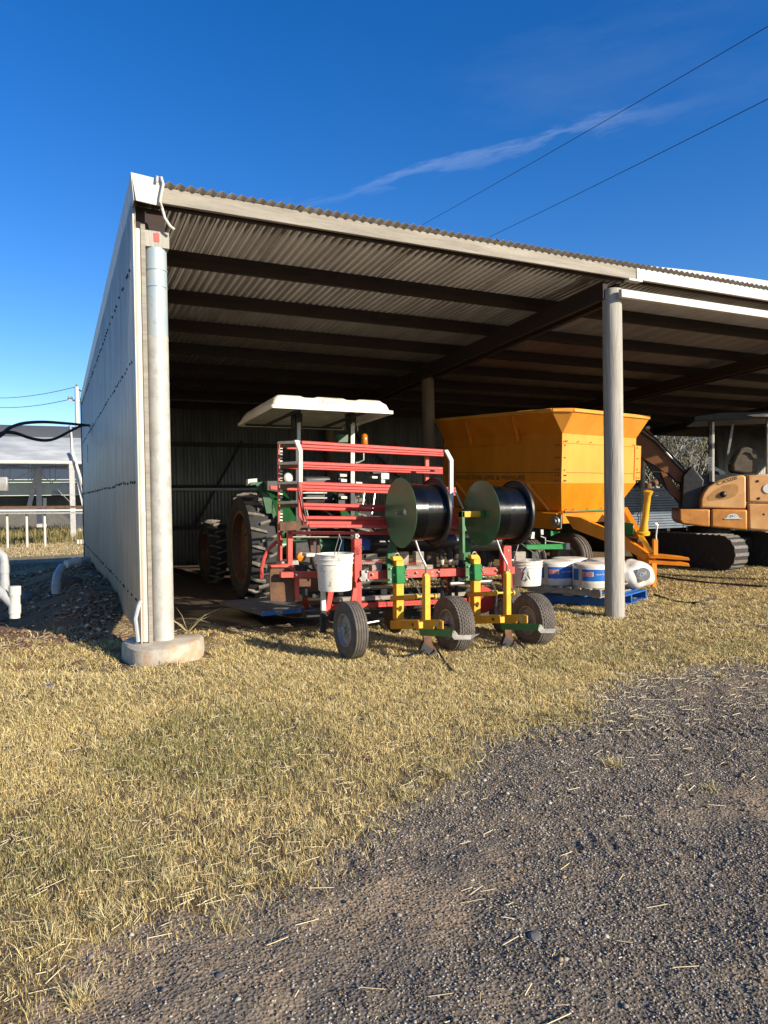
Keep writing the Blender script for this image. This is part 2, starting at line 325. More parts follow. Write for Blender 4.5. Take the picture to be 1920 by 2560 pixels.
co_ = np.stack([XX.ravel(), YY.ravel(), ZZ.ravel()], 1)
ii = (np.arange(ny-1)[:, None]*nx+np.arange(nx-1)[None, :]).ravel(); fq = np.stack([ii, ii+1, ii+nx+1, ii+nx], 1)
def fastmesh(name, v, f, k, mat, col=None, smooth=False, kind=None):
    me = bpy.data.meshes.new(name); me.vertices.add(len(v)); me.vertices.foreach_set('co', np.asarray(v, np.float32).ravel())
    f = np.asarray(f, np.int32); me.loops.add(f.size); me.loops.foreach_set('vertex_index', f.ravel()); me.polygons.add(len(f)); me.polygons.foreach_set('loop_start', np.arange(0, f.size, k, dtype=np.int32))
    if smooth: me.polygons.foreach_set('use_smooth', np.ones(len(f), bool))
    me.update(calc_edges=True)
    if col is not None:
        a = me.color_attributes.new('tint', 'FLOAT_COLOR', 'POINT'); c4 = np.ones((len(v), 4), np.float32); c4[:, :3] = col; a.data.foreach_set('color', c4.ravel())
    me.materials.append(mat); o = bpy.data.objects.new(name, me); COL.objects.link(o)
    if kind: o['kind'] = kind
    return o
def tintmat(name, rough=.9, bump=0., bscale=80., trans=0., fine=None):
    mt = bpy.data.materials.new(name); mt.use_nodes = True; t = mt.node_tree; b = t.nodes['Principled BSDF']; b.inputs['Roughness'].default_value = rough; b.inputs['Specular IOR Level'].default_value = .2
    a = t.nodes.new('ShaderNodeAttribute'); a.attribute_name = 'tint'; col = a.outputs['Color']
    if fine:
        tcn = t.nodes.new('ShaderNodeTexCoord'); n = t.nodes.new('ShaderNodeTexNoise'); n.inputs['Scale'].default_value = fine; n.inputs['Detail'].default_value = 5; n.inputs['Roughness'].default_value = .75; t.links.new(tcn.outputs['Object'], n.inputs['Vector'])
        r = t.nodes.new('ShaderNodeValToRGB'); r.color_ramp.elements[0].position = .35; r.color_ramp.elements[0].color = (.45, .45, .45, 1); r.color_ramp.elements[1].position = .68; r.color_ramp.elements[1].color = (1.45, 1.42, 1.38, 1); t.links.new(n.outputs[0], r.inputs[0])
        x = t.nodes.new('ShaderNodeMixRGB'); x.blend_type = 'MULTIPLY'; x.inputs[0].default_value = 1; t.links.new(col, x.inputs[1]); t.links.new(r.outputs[0], x.inputs[2]); col = x.outputs[0]
    t.links.new(col, b.inputs['Base Color'])
    if bump:
        tcn = t.nodes.new('ShaderNodeTexCoord'); n = t.nodes.new('ShaderNodeTexVoronoi'); n.inputs['Scale'].default_value = bscale; t.links.new(tcn.outputs['Object'], n.inputs['Vector'])
        bp = t.nodes.new('ShaderNodeBump'); bp.inputs['Strength'].default_value = bump; bp.inputs['Distance'].default_value = .01; t.links.new(n.outputs[0], bp.inputs['Height']); t.links.new(bp.outputs[0], b.inputs['Normal'])
    return mt
GRV = np.array([.190, .158, .120]); GRVB = np.array([.33, .245, .155]); STR = np.array([.30, .225, .11]); SOIL = np.array([.15, .095, .058]); SOILR = np.array([.32, .17, .09])
def groundcol(x, y):
    g = gravel(x, y).astype(float)[:, None]; n = fbm(x, y, 1.3, 20)[:, None]; n2 = fbm(x, y, 6, 22)[:, None]
    gc = GRV+(GRVB-GRV)*np.clip((n-.5)*4+(n2-.5)*2, 0, 1)
    sc = SOIL*.9+(STR-SOIL)*np.clip((n2-.35)*2.6, .15, .75)
    dirt = (sstep(-.25, -.7, x)*sstep(-3.6, -2.2, x)*sstep(.0, .6, y)*(1-sstep(7, 10, y)))[:, None]
    sc = sc*(1-dirt)+dirt*(SOIL+(SOILR-SOIL)*n)
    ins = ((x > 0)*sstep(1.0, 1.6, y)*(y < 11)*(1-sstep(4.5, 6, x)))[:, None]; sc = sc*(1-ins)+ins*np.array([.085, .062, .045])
    edge = ((x > 0)*(x < 1.4)*(y > .3)*(y < 3.0))[:, None]*sstep(.38, .6, fbm(x, y, 2, 77))[:, None]; sc = sc*(1-edge)+edge*np.array([.26, .20, .11])
    farl = (sstep(6, 11, y)*(x < 1.5))[:, None]; sc = sc*(1-farl)+farl*(np.array([.30, .24, .14])*(.65+.7*n2))
    return sc*(1-g)+gc*g
gm = tintmat('ground_earth', .95, .55, 70, fine=60)
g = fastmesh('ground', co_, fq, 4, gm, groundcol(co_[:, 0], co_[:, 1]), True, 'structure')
# the shaded farm road past the shed's left side
mb = MB(); y0 = 18.; ln = []
for k in range(9):
    x = -30+k*4.2; ln.append((x, y0+.02*x))
vs = []; 
for x, y in ln: vs += [(x, y-1.6, float(gh0(x, y-1.6))+.02), (x, y+1.6, float(gh0(x, y+1.6))+.02)]
mb.add(vs, [(2*i, 2*i+2, 2*i+3, 2*i+1) for i in range(8)]); o = mb.build('road', asphalt, fix=False); o['kind'] = 'structure'
#GRASS_HERE
def scatter(n, x0, x1, y0, y1): return x0+(x1-x0)*rng.random(n), y0+(y1-y0)*rng.random(n)
def inview(x, y, marg=.12):
    d = np.stack([x-CP[0], y-CP[1], -1.6*np.ones_like(x)], 1) @ R3     # into camera frame
    u = d[:, 0]/np.maximum(d[:, 2], .05)*F/1920; v = d[:, 1]/np.maximum(d[:, 2], .05)*F/2560
    return (d[:, 2] > .3) & (np.abs(u) < .5+marg) & (v < .5+marg)
def blades(name, x, y, h, wd, lean, col, label, mat, flat=False, z0=0.):
    n = len(x); z = gz(x, y)-.004+z0; a = rng.random(n)*2*math.pi; lean = np.minimum(lean, .97)
    dx = np.cos(a)*lean*h; dy = np.sin(a)*lean*h; bb = a+math.pi/2+rng.normal(0, .5, n); px_ = np.cos(bb)*wd/2; py_ = np.sin(bb)*wd/2
    hz = h*np.sqrt(1-lean**2); bend = (h > .05) | (lean > .7); s_ = ~bend
    A = lambda q, ox, oy, oz: np.stack([x[q]+ox[q], y[q]+oy[q], z[q]+oz[q]], 1); O = np.zeros(n)
    v1 = np.stack([A(s_, -px_, -py_, O), A(s_, px_, py_, O), A(s_, dx, dy, hz)], 1); n1_ = len(v1)
    v2 = np.stack([A(bend, -px_, -py_, O), A(bend, px_, py_, O), A(bend, dx*.5+px_*.75, dy*.5+py_*.75, hz*.7), A(bend, dx*.5-px_*.75, dy*.5-py_*.75, hz*.7), A(bend, dx*1.05, dy*1.05, hz*.92)], 1); n2_ = len(v2)
    v = np.concatenate([v1.reshape(-1, 3), v2.reshape(-1, 3)]); b_ = np.arange(n2_)[:, None]*5+3*n1_
    tri = np.concatenate([np.arange(3*n1_).reshape(-1, 3), b_+np.array([[0, 1, 2]]), b_+np.array([[0, 2, 3]]), b_+np.array([[3, 2, 4]])]); c = np.concatenate([np.repeat(col[s_], 3, 0), np.repeat(col[bend], 5, 0)])
    o = fastmesh(name, v.reshape(-1, 3), tri, 3, mat, c, False, 'stuff'); setp(o, label, 'grass'); return o
bm_ = tintmat('dry_grass_blade', .75)
def lawn():
    X, Y_, H, W, L, C = [], [], [], [], [], []
    zones = [(-4.5, 5.2, -6.2, -3.2, 620000), (-5.5, 6.5, -3.2, -1.2, 620000), (-6., 12., -1.2, .9, 420000), (3.8, 16., .5, 5., 130000), (-7, -.5, .6, 3.2, 40000)]
    for (x0, x1, y0, y1, n) in zones:
        x, y = scatter(n, x0, x1, y0, y1); k = inview(x, y); x = x[k]; y = y[k]
        gr = gravel(x+rng.normal(0, .13, len(x)), y+rng.normal(0, .16, len(x))); n1 = fbm(x, y, 1.1, 60); n2 = fbm(x, y, 5.5, 63); d = .30+1.3*sstep(.33, .56, fbm(x, y, 11, 63, 3))*(.4+.6*sstep(.30, .5, fbm(x, y, 26, 64, 3)))
        d = np.where(gr, .0, d)
        d = np.where((y > .15) & (x > .1) & (x < 4.6), d*.25*(1-sstep(.8, 2.2, y)), d)           # worn earth under the machines
        d = np.where((x > 4.2), d*(.25+.9*sstep(.42, .62, fbm(x, y, 1.5, 66))), d)
        d = np.where((x < -.15) & (y > -.1), d*(.16*sstep(.45, .65, n1)+.75*(1-sstep(.9, 2.0, y+.25*(x+1)))), d)
        d = np.where((x > -.42) & (x < .45) & (y > -.32) & (y < .5), 0, d)                        # the concrete pad
        k = rng.random(len(x)) < d; x = x[k]; y = y[k]; n1 = n1[k]; n2 = n2[k]; m_ = len(x)
        long = rng.random(m_) < (.07+.35*sstep(-1.9, -1.2, y)); dist = np.hypot(x-CP[0], y-CP[1])
        h = np.where(long, .04+.06*rng.random(m_), .014+.030*rng.random(m_)); wd = np.clip(dist*.00062, .0017, .006)*(1+.6*rng.random(m_)); ln_ = np.where(long, .75+.25*rng.random(m_), .15+.75*rng.random(m_))
        g_ = np.clip((fbm(x, y, .8, 70)-.47)*5, 0, 1)*sstep(-1.0, -2.0, y)*.75; g_ = np.where(rng.random(m_) < .12, .8, g_*rng.random(m_)*1.6)
        c = np.array([.74, .56, .23])*(1-g_[:, None])+np.array([.17, .19, .05])*g_[:, None]
        br = (.55+.75*rng.random(m_))[:, None]; c = c*br; q = rng.random(m_) < .15; c[q] = np.array([.30, .20, .10])*br[q]; q = rng.random(m_) < .10; c[q] = np.array([.74, .62, .36])
        X.append(x); Y_.append(y); H.append(h); W.append(wd); L.append(ln_); C.append(np.clip(c, 0, .85))
    X, Y_, H, W, L, C = map(np.concatenate, (X, Y_, H, W, L, C))
    blades('grass', X, Y_, H, W, L, C, 'short dry straw-coloured grass with green patches in front of the shed', bm_)
lawn()
def tufts():
    sp = [(265, 2290, .12), (720, 2180, .11), (1090, 2290, 0), (1530, 1905, .10), (1020, 1980, .12), (1780, 1960, .06), (780, 2080, .10), (420, 2200, .11), (1120, 1930, .12), (560, 2300, .09), (1800, 1690, .12), (1870, 1560, .13), (200, 2480, .10), (90, 1640, .12), (250, 1650, .12), (120, 2350, .12), (620, 2190, .1)]
    X, Y_, H, W, L, C = [], [], [], [], [], []
    for u, v, hh in sp:
        if hh == 0: continue
        p = PZ(u, v, .02); n = 150; a = rng.random(n)*6.28; r = np.abs(rng.normal(0, .035, n)); X.append(p[0]+np.cos(a)*r); Y_.append(p[1]+np.sin(a)*r)
        H.append(hh*.62*(.5+rng.random(n))); W.append(np.full(n, .0030)); L.append(.6+.37*rng.random(n)); C.append(np.array([.66, .53, .25])*(.5+.6*rng.random(n))[:, None])
    X, Y_, H, W, L, C = map(np.concatenate, (X, Y_, H, W, L, C))
    o = blades('grass_tufts', X, Y_, H, W, L, C, 'coarse dry grass tufts sprawling at the edge of the gravel', bm_)
tufts()
def strands():
    n = 34000; x, y = scatter(n, -3, 9., -6.2, 1.5); k = inview(x, y); x = x[k]; y = y[k]; gr = gravel(x, y); d = np.where(gr, .10+.85*sstep(-4.4, -2.4, y)*sstep(.5, 3., x), .8); k = rng.random(len(x)) < d; x = x[k]; y = y[k]
    n = len(x); a = rng.normal(.35, .9, n); l = .015+.09*rng.random(n)**2.5; wd = np.clip(np.hypot(x-CP[0], y-CP[1])*.00045, .0011, .004); z = gz(x, y)+.006
    dx = np.cos(a)*l/2; dy = np.sin(a)*l/2; px_ = -np.sin(a)*wd/2; py_ = np.cos(a)*wd/2; v = np.empty((n, 4, 3))
    z2 = gz(x+dx, y+dy)+.008; z1 = gz(x-dx, y-dy)+.008
    v[:, 0] = np.stack([x-dx-px_, y-dy-py_, z1], 1); v[:, 1] = np.stack([x+dx-px_, y+dy-py_, z2], 1); v[:, 2] = np.stack([x+dx+px_, y+dy+py_, z2+.002], 1); v[:, 3] = np.stack([x-dx+px_, y-dy+py_, z1+.002], 1)
    c = np.repeat(np.array([.72, .60, .36])*(.6+.5*rng.random(n))[:, None], 4, 0)
    o = fastmesh('straw', v.reshape(-1, 3), np.arange(n*4).reshape(n, 4), 4, bm_, c, False, 'stuff'); setp(o, 'loose straw stalks strewn over gravel and grass', 'straw')
strands()
def stones():
    base = np.array([(1, 0, 0), (-1, 0, 0), (0, 1, 0), (0, -1, 0), (0, 0, .8), (0, 0, -.6)], float); fc = np.array([(0, 2, 4), (2, 1, 4), (1, 3, 4), (3, 0, 4), (2, 0, 5), (1, 2, 5), (3, 1, 5), (0, 3, 5)])
    x, y = scatter(420000, -2.6, 7., -6.4, -2.); k = inview(x, y); x = x[k]; y = y[k]; k = gravel(x, y); x = x[k]; y = y[k]
    dist = np.hypot(x-CP[0], y-CP[1]); k = rng.random(len(x)) < np.clip(5./dist**1.1, .25, 1)*(.35+1.3*sstep(.4, .6, fbm(x, y, 1.3, 20)[...]*-1+1)); x = x[k]; y = y[k]
    n = len(x); s_ = .0022+.0032*rng.random(n)**2; big = rng.random(n) < .004; s_[big] = .006+.006*rng.random(big.sum()); s_ *= 1+.08*np.hypot(x-CP[0], y-CP[1]); a = rng.random(n)*6.28; ca, sa = np.cos(a), np.sin(a)
    jit = 1+.5*(rng.random((n, 6, 3))-.5); v = base[None]*jit*s_[:, None, None]; vx = v[..., 0]*ca[:, None]-v[..., 1]*sa[:, None]; vy = v[..., 0]*sa[:, None]+v[..., 1]*ca[:, None]
    z = gz(x, y)+s_*.25; v = np.stack([vx*1.2+x[:, None], vy+y[:, None], v[..., 2]*.8+z[:, None]], -1)
    f = (fc[None]+6*np.arange(n)[:, None, None]).reshape(-1, 3)
    c = np.array([.215, .188, .152])*(.25+2.0*rng.random(n)**1.7)[:, None]; q = rng.random(n) < .25; c[q] = np.array([.24, .17, .105])*(.6+.8*rng.random(q.sum()))[:, None]; q = rng.random(n) < .02; c[q] = np.array([.42, .39, .34])
    o = fastmesh('gravel', v.reshape(-1, 3), f, 3, tintmat('gravel_stone', .85), np.repeat(c, 6, 0), False, 'stuff'); setp(o, 'dark grey crushed gravel spread over the yard', 'gravel')
stones()
def clods():
    base = np.array([(1, 0, 0), (-1, 0, 0), (0, 1, 0), (0, -1, 0), (0, 0, .8), (0, 0, -.6)], float); fc = np.array([(0, 2, 4), (2, 1, 4), (1, 3, 4), (3, 0, 4), (2, 0, 5), (1, 2, 5), (3, 1, 5), (0, 3, 5)])
    n = 16000; x = -.25-np.abs(rng.normal(0, .9, n)); y = .9+8.6*rng.random(n)**1.2; k = fbm(x, y, 1.6, 12) > .40; x = x[k]; y = y[k]; n = len(x)
    s_ = .006+.030*rng.random(n)**3; a = rng.random(n)*6.28; ca, sa = np.cos(a), np.sin(a); v = base[None]*(1+.6*(rng.random((n, 6, 3))-.5))*s_[:, None, None]
    vx = v[..., 0]*ca[:, None]-v[..., 1]*sa[:, None]; vy = v[..., 0]*sa[:, None]+v[..., 1]*ca[:, None]; v = np.stack([vx*1.2+x[:, None], vy+y[:, None], v[..., 2]*.8+(gz(x, y)+s_*.3)[:, None]], -1)
    c = np.array([.21, .13, .078])*(.4+1.2*rng.random(n))[:, None]; q = rng.random(n) < .06; c[q] = np.array([.60, .50, .36])
    o = fastmesh('soil_clods', v.reshape(-1, 3), (fc[None]+6*np.arange(n)[:, None, None]).reshape(-1, 3), 3, bm_, np.repeat(c, 6, 0), False, 'stuff'); setp(o, 'loose red-brown clods of earth heaped against the left wall', 'earth')
clods()
def rock(name, p, s, mat, label, cat='rock', seed=0, parent=None, flat=.6):
    r = np.random.default_rng(seed); import bmesh
    bm = bmesh.new(); bmesh.ops.create_icosphere(bm, subdivisions=2, radius=1)
    for v in bm.verts: q = 1+.35*(vnoise(np.array([v.co.x*1.7+9]), np.array([v.co.y*1.7+v.co.z*2+5]), seed)[0]-.5)+.12*r.random(); v.co = Vector((v.co.x*q*s[0], v.co.y*q*s[1], v.co.z*q*s[2]*flat))
    me = bpy.data.meshes.new(name); bm.to_mesh(me); bm.free(); me.materials.append(mat); o = bpy.data.objects.new(name, me); COL.objects.link(o); o.location = tuple(p); o.rotation_euler = (0, 0, r.random()*6)
    if label: setp(o, label, cat)
    return o
for i, (u, v, s_, lab) in enumerate([(1338, 2328, .030, 'flat grey rock lying in the gravel right of centre, beside a pale twig'), (118, 1742, .06, 'dark stone half sunk at the grass edge on the far left'), (550, 2425, .018, 'small brown-grey stone in the gravel below the grass tufts'),
                                   (1175, 2470, .013, 'pale pebble near the bottom edge of the gravel'), (1075, 1800, .03, 'grey stone among the straw at the middle of the lawn edge')]):
    p = PZ(u, v, .02); p[2] = gz(p[0], p[1])+s_*.05; rock('rock', p, (s_, s_*.8, s_*.55), rockm, lab, seed=i+3)
for i, (u, v, s_, lab) in enumerate([(55, 1535, .22, 'pale rock beside the drain pipes at the left edge of the frame'), (170, 1530, .22, 'low clay-stained boulder in the soil heap'), (228, 1500, .09, 'small square stone standing on the soil heap by the wall'),
                                    (330, 1655, .05, 'cream clod of earth at the left foot of the concrete pad'), (200, 1672, .06, 'clod of dry earth in front of the soil heap'), (535, 1612, .06, 'brown stone on the ground right of the concrete pad')]):
    p = PZ(u, v, .05); p[2] = gz(p[0], p[1])+s_*.1; rock('rock', p, (s_, s_*.8, s_*.8), rockm if i in (0, 2) else soilm, lab, seed=i+30)

# ------------------------------------------------------------------ the shed
shed = thing('machinery_shed', 'open-fronted grey corrugated iron machinery shed with timber fascia and skillion roof', 'shed', (0, 0, 0))
SLOPE = -.052; RZ = 4.607
def roofz(y): return RZ+SLOPE*y
def corr_sheet(name, mat, parent, o0, along, up_, n, length, width, pitch=.09, amp=.018, seg=6, z0f=None, z1f=None):
    """corrugated sheet: starts at o0, corrugations counted along 'along', run in 'up_'"""
    al = np.array(along, float); up = np.array(up_, float); nn = nrmz(np.cross(al, up)); k = n*seg+1+3; vs = []; fs = []
    for i in range(k):
        d = i/seg*pitch; a = amp*math.cos(2*math.pi*i/seg)
        b = np.array(o0)+al*d+nn*a; vs.append(b+up*(z0f(b) if z0f else 0)); vs.append(b+up*(z1f(b) if z1f else length))
    for i in range(k-1): fs.append((2*i, 2*i+2, 2*i+3, 2*i+1))
    mb = MB(); mb.add(vs, fs); o = mb.build(name, mat, parent, fix=False, ang=80)
    sd = o.modifiers.new('thickness', 'SOLIDIFY'); sd.thickness = .0012; sd.offset = 0
    return o
# left wall sheets
for i in range(15):
    y = .02+i*.72
    n = 8
    if y > 10.7: break
    corr_sheet('wall_sheet', galv, shed, (-.20-.0025*(i % 2), y, 0), (0, 1, 0), (0, 0, 1), n, 0, .72, z0f=lambda b: .30+.03*math.sin(b[1]*1.7), z1f=lambda b: roofz(b[1])-.17)
# screws on the wall
mb = MB()
for z in (.658, 1.80, 2.95, 3.85):
    y = .15+random.random()*.1
    while y < 10.6:
        zz = z+random.uniform(-.012, .012); mb.lathe((-.219, y, zz), (-1, 0, 0), [(0, .016), (.010, .014), (.011, .001)], 6); y += random.choice((.09, .18, .18, .27, .36))
o = mb.build('screw', steel_dark, shed); o['kind'] = 'stuff'
# back wall and its gaps
def back(x0, x1):
    x = x0; k = 0
    while x < x1-.05:
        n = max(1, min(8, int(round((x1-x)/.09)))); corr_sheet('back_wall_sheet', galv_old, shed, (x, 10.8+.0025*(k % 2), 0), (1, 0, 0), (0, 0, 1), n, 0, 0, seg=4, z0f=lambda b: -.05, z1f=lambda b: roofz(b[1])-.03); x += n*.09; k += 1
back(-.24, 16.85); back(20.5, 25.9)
for z in (.95, 1.95, 3.0): MB().box(-.2, 17., 10.70, 10.78, z-.05, z+.05).build('girt', darktimber, shed); MB().box(-.178, -.12, .25, 10.6, z-.05, z+.05).build('girt', darktimber, shed)
MB().box(16.9, 20.45, 10.72, 10.84, 3.62, roofz(10.8)-.03).build('opening_header', darktimber, shed)
MB().tube([(-.1, 10.6, 1.90), (3.5, 10.58, 1.88), (6, 10.6, 1.9)], .035, 8).build('water_pipe', bluepipe, shed)
# roof sheets
k = 0; x = -.18
proto = None
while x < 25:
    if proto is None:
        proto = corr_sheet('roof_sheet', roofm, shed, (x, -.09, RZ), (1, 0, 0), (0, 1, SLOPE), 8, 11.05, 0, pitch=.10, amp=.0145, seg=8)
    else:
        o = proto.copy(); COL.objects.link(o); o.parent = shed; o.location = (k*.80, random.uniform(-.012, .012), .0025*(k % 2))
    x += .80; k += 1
# curved white flashing rolled over the sheets of the second bay
mb = MB(); pts = []
for i in range(22):
    t = i/21; xx = 6.15+t*6.5; pts.append((xx, .06, roofz(.06)+.03+.13*math.sin(math.pi*min(1, t*.93+.04))**.8))
vs = []; 
for p in pts: vs += [(p[0], .03, roofz(.03)+.01), (p[0], .04, p[2]-.03), (p[0], .06, p[2]), (p[0], 1.6, p[2]-.05), (p[0], 1.65, roofz(1.65))]
mb.add(vs, [(5*i+j, 5*i+5+j, 5*i+6+j, 5*i+j+1) for i in range(21) for j in range(4)]); o = mb.build('curved_roof_panel', whitep, shed, fix=False); o['label'] = 'white curved panel on top of the right bay roof'
# fascia boards
def board(name, mat, u0, v0a, v0b, u1, v1a, v1b, Y, th, bev=.006, lab=None):
    mb = MB(); pf(mb, [(u0, v0a), (u1, v1a), (u1, v1b), (u0, v0b)], Y, th); o = mb.build(name, mat, shed, bevel=bev); 
    if lab: o['label'] = lab
    return o
MB().ext([(.0, -.03, 4.43), (6.06, -.03, 4.43), (6.06, -.03, 4.583), (.0, -.03, 4.583)], (0, .045, 0)).build('fascia_board', timber, shed, bevel=.005)['label'] = 'weathered bare timber fascia board'
MB().ext([(6.07, -.035, 4.43), (14.6, -.035, 4.43), (14.6, -.035, 4.583), (6.07, -.035, 4.583)], (0, .05, 0)).build('fascia_board', whitep, shed, bevel=.005)['label'] = 'white painted fascia board'
MB().box(5.93, 6.16, -.045, .05, 4.405, 4.43).build('joint_plate', whitep, shed)
MB().box(5.74, 14.6, -.10, -.04, 4.15, 4.255).build('front_beam', whitep, shed, bevel=.005)['label'] = 'white painted lower front beam'
# purlins, rafters, posts
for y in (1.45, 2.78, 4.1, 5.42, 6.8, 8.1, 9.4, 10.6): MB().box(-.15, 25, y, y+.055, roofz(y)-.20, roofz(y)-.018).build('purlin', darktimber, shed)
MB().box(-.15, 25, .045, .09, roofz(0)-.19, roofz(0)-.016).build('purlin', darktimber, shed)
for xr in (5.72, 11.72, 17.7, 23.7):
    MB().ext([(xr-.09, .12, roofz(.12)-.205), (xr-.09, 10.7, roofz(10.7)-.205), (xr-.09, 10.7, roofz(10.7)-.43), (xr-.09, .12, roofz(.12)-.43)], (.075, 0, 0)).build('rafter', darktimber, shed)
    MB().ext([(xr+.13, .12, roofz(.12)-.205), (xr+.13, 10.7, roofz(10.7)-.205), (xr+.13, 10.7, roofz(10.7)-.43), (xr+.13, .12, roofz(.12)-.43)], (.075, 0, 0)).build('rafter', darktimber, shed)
def pole(x, y, z0, z1, r, mat, lab=None):
    mb = MB(); pr = []; n = 28; k = 26; vs = []
    for i in range(k):
        t = i/(k-1); z = z0+(z1-z0)*t
        for j in range(n):
            th = 2*math.pi*j/n; rr = r*(1.03-.05*t)*(1+.035*(vnoise(np.array([j*.9]), np.array([t*5]), 5)[0]-.5)+.012*math.sin(j*4.1)); vs.append((x+rr*math.cos(th)+.006*math.sin(t*4), y+rr*math.sin(th), z))
    mb.add(vs, [(i*n+j, i*n+(j+1) % n, (i+1)*n+(j+1) % n, (i+1)*n+j) for i in range(k-1) for j in range(n)]+[tuple((k-1)*n+j for j in range(n))])
    o = mb.build('post', mat, shed, ang=60)
    if lab: o['label'] = lab
    return o
pole(5.787, .12, -.1, 4.30, .124, poletimber, 'round weathered timber post between the bays')
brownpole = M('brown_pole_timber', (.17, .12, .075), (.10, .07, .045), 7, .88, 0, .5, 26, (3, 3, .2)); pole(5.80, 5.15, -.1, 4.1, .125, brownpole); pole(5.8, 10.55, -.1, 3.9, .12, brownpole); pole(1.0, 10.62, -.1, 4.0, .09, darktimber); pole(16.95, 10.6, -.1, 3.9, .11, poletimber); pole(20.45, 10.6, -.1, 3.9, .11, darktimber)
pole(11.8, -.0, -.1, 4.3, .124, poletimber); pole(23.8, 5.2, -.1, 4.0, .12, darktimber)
MB().bar((2.3, 10.68, 1.0), (3.5, 10.68, 3.1), .05, .05).build('brace', darktimber, shed); MB().bar((9.2, 10.68, 1.0), (6.6, 10.68, 3.4), .05, .05).build('brace', darktimber, shed)
# left front corner: steel pipe post, flashings, box capping
LX = .003
MB().lathe((LX, .10, .24), (0, 0, 1), [(0, .106), (2.9, .106), (2.92, .108), (2.95, .106)], 32).build('steel_post', zincpipe, shed)['label'] = 'mottled pale galvanised pipe post'
MB().lathe((LX, .10, 3.19), (0, 0, 1), [(0, .105), (.46, .105), (.463, .112), (.47, .112), (.473, .105), (.62, .105), (.623, .112), (.632, .112), (.635, .105), (.83, .105)], 32).build('post_collar', bluepipe, shed)['label'] = 'blue-grey top of the pipe post'
MB().lathe((-.172, .02, .27), (0, 0, 1), [(0, .030), (1.2, .031), (1.21, .034), (1.25, .030), (3.9, .030)], 16).build('corner_pipe', galv, shed)
MB().ext([(-.213, -.02, .26), (-.200, -.02, .26), (-.200, -.02, 4.3), (-.213, -.02, 4.3)], (0, .16, 0)).build('corner_flashing', galv, shed, bevel=.004)
MB().ext([(-.142, -.005, .25), (-.100, -.005, .25), (-.100, -.005, 4.22), (-.142, -.005, 4.22)], (0, .12, 0)).build('corner_channel', timber, shed, bevel=.004)
MB().ext([(-.19, -.11, 4.385), (.035, -.11, 4.37), (.035, -.11, 4.62), (-.225, -.11, 4.64)], (0, .012, 0)).build('barge_end_cap', whitep, shed, bevel=.004)
mb = MB(); ys_ = [-.105, 3.6, 7.2, 10.95]
for a in range(3):
    y0_, y1_ = ys_[a], ys_[a+1]; z0_, z1_ = SLOPE*(y0_+.1), SLOPE*(y1_+.1)
    mb = MB(); sec = [(-.228, 4.64), (-.207, 4.385), (-.203, 4.385), (-.222, 4.632), (.03, 4.612), (.03, 4.62)]
    mb.add([(p[0], y0_, p[1]+z0_) for p in sec]+[(p[0], y1_-.004, p[1]+z1_) for p in sec], [tuple((i, (i+1) % 6, (i+1) % 6+6, i+6)) for i in range(6)]+[(0, 1, 2, 3, 4, 5), (11, 10, 9, 8, 7, 6)]); mb.build('barge_capping', galv, shed)
MB().box(-.10, .12, .0, .22, 4.02, 4.17).build('top_bracket', poletimber, shed)['label'] = 'rusty bracket with a red paint mark above the pipe post'
MB().box(-.02, .03, -.006, -.002, 4.07, 4.15).build('paint_mark', red, shed); MB().box(-.17, .1, .12, .3, 4.17, 4.42).build('top_block', darktimber, shed)
MB().tube([P(u, v, -.14) for u, v in ((392, 455), (393, 441), (403, 443), (408, 460), (402, 490), (400, 505))]+[P(u, v, -.10) for u, v in ((405, 520), (412, 545), (425, 565), (436, 574))], .013, 8).build('white_conduit', whitep, shed)
# concrete pad
mb = MB(); vs = []; n = 36; rr = [.36, .375, .37, .345]; zz = [0.0, .12, .235, .255]
for z, r in zip(zz, rr):
    for j in range(n):
        th = 2*math.pi*j/n; q = r*(1+.05*math.sin(3*th+1)+.02*math.sin(7*th)); vs.append((.0+q*math.cos(th)*1.02, .09+q*math.sin(th), z+.012*math.sin(2*th+z*9)))
mb.add(vs, [(i*n+j, i*n+(j+1) % n, (i+1)*n+(j+1) % n, (i+1)*n+j) for i in range(3) for j in range(n)]+[tuple(3*n+j for j in range(n))]); mb.build('concrete_pad', concrete, shed, ang=50)
MB().tube([(-.24, -.02, .28), (-.26, -.02, .5), (-.23, -.02, .62), (-.205, -.0, .66)], .02, 8).build('conduit_stub', pvc, shed)

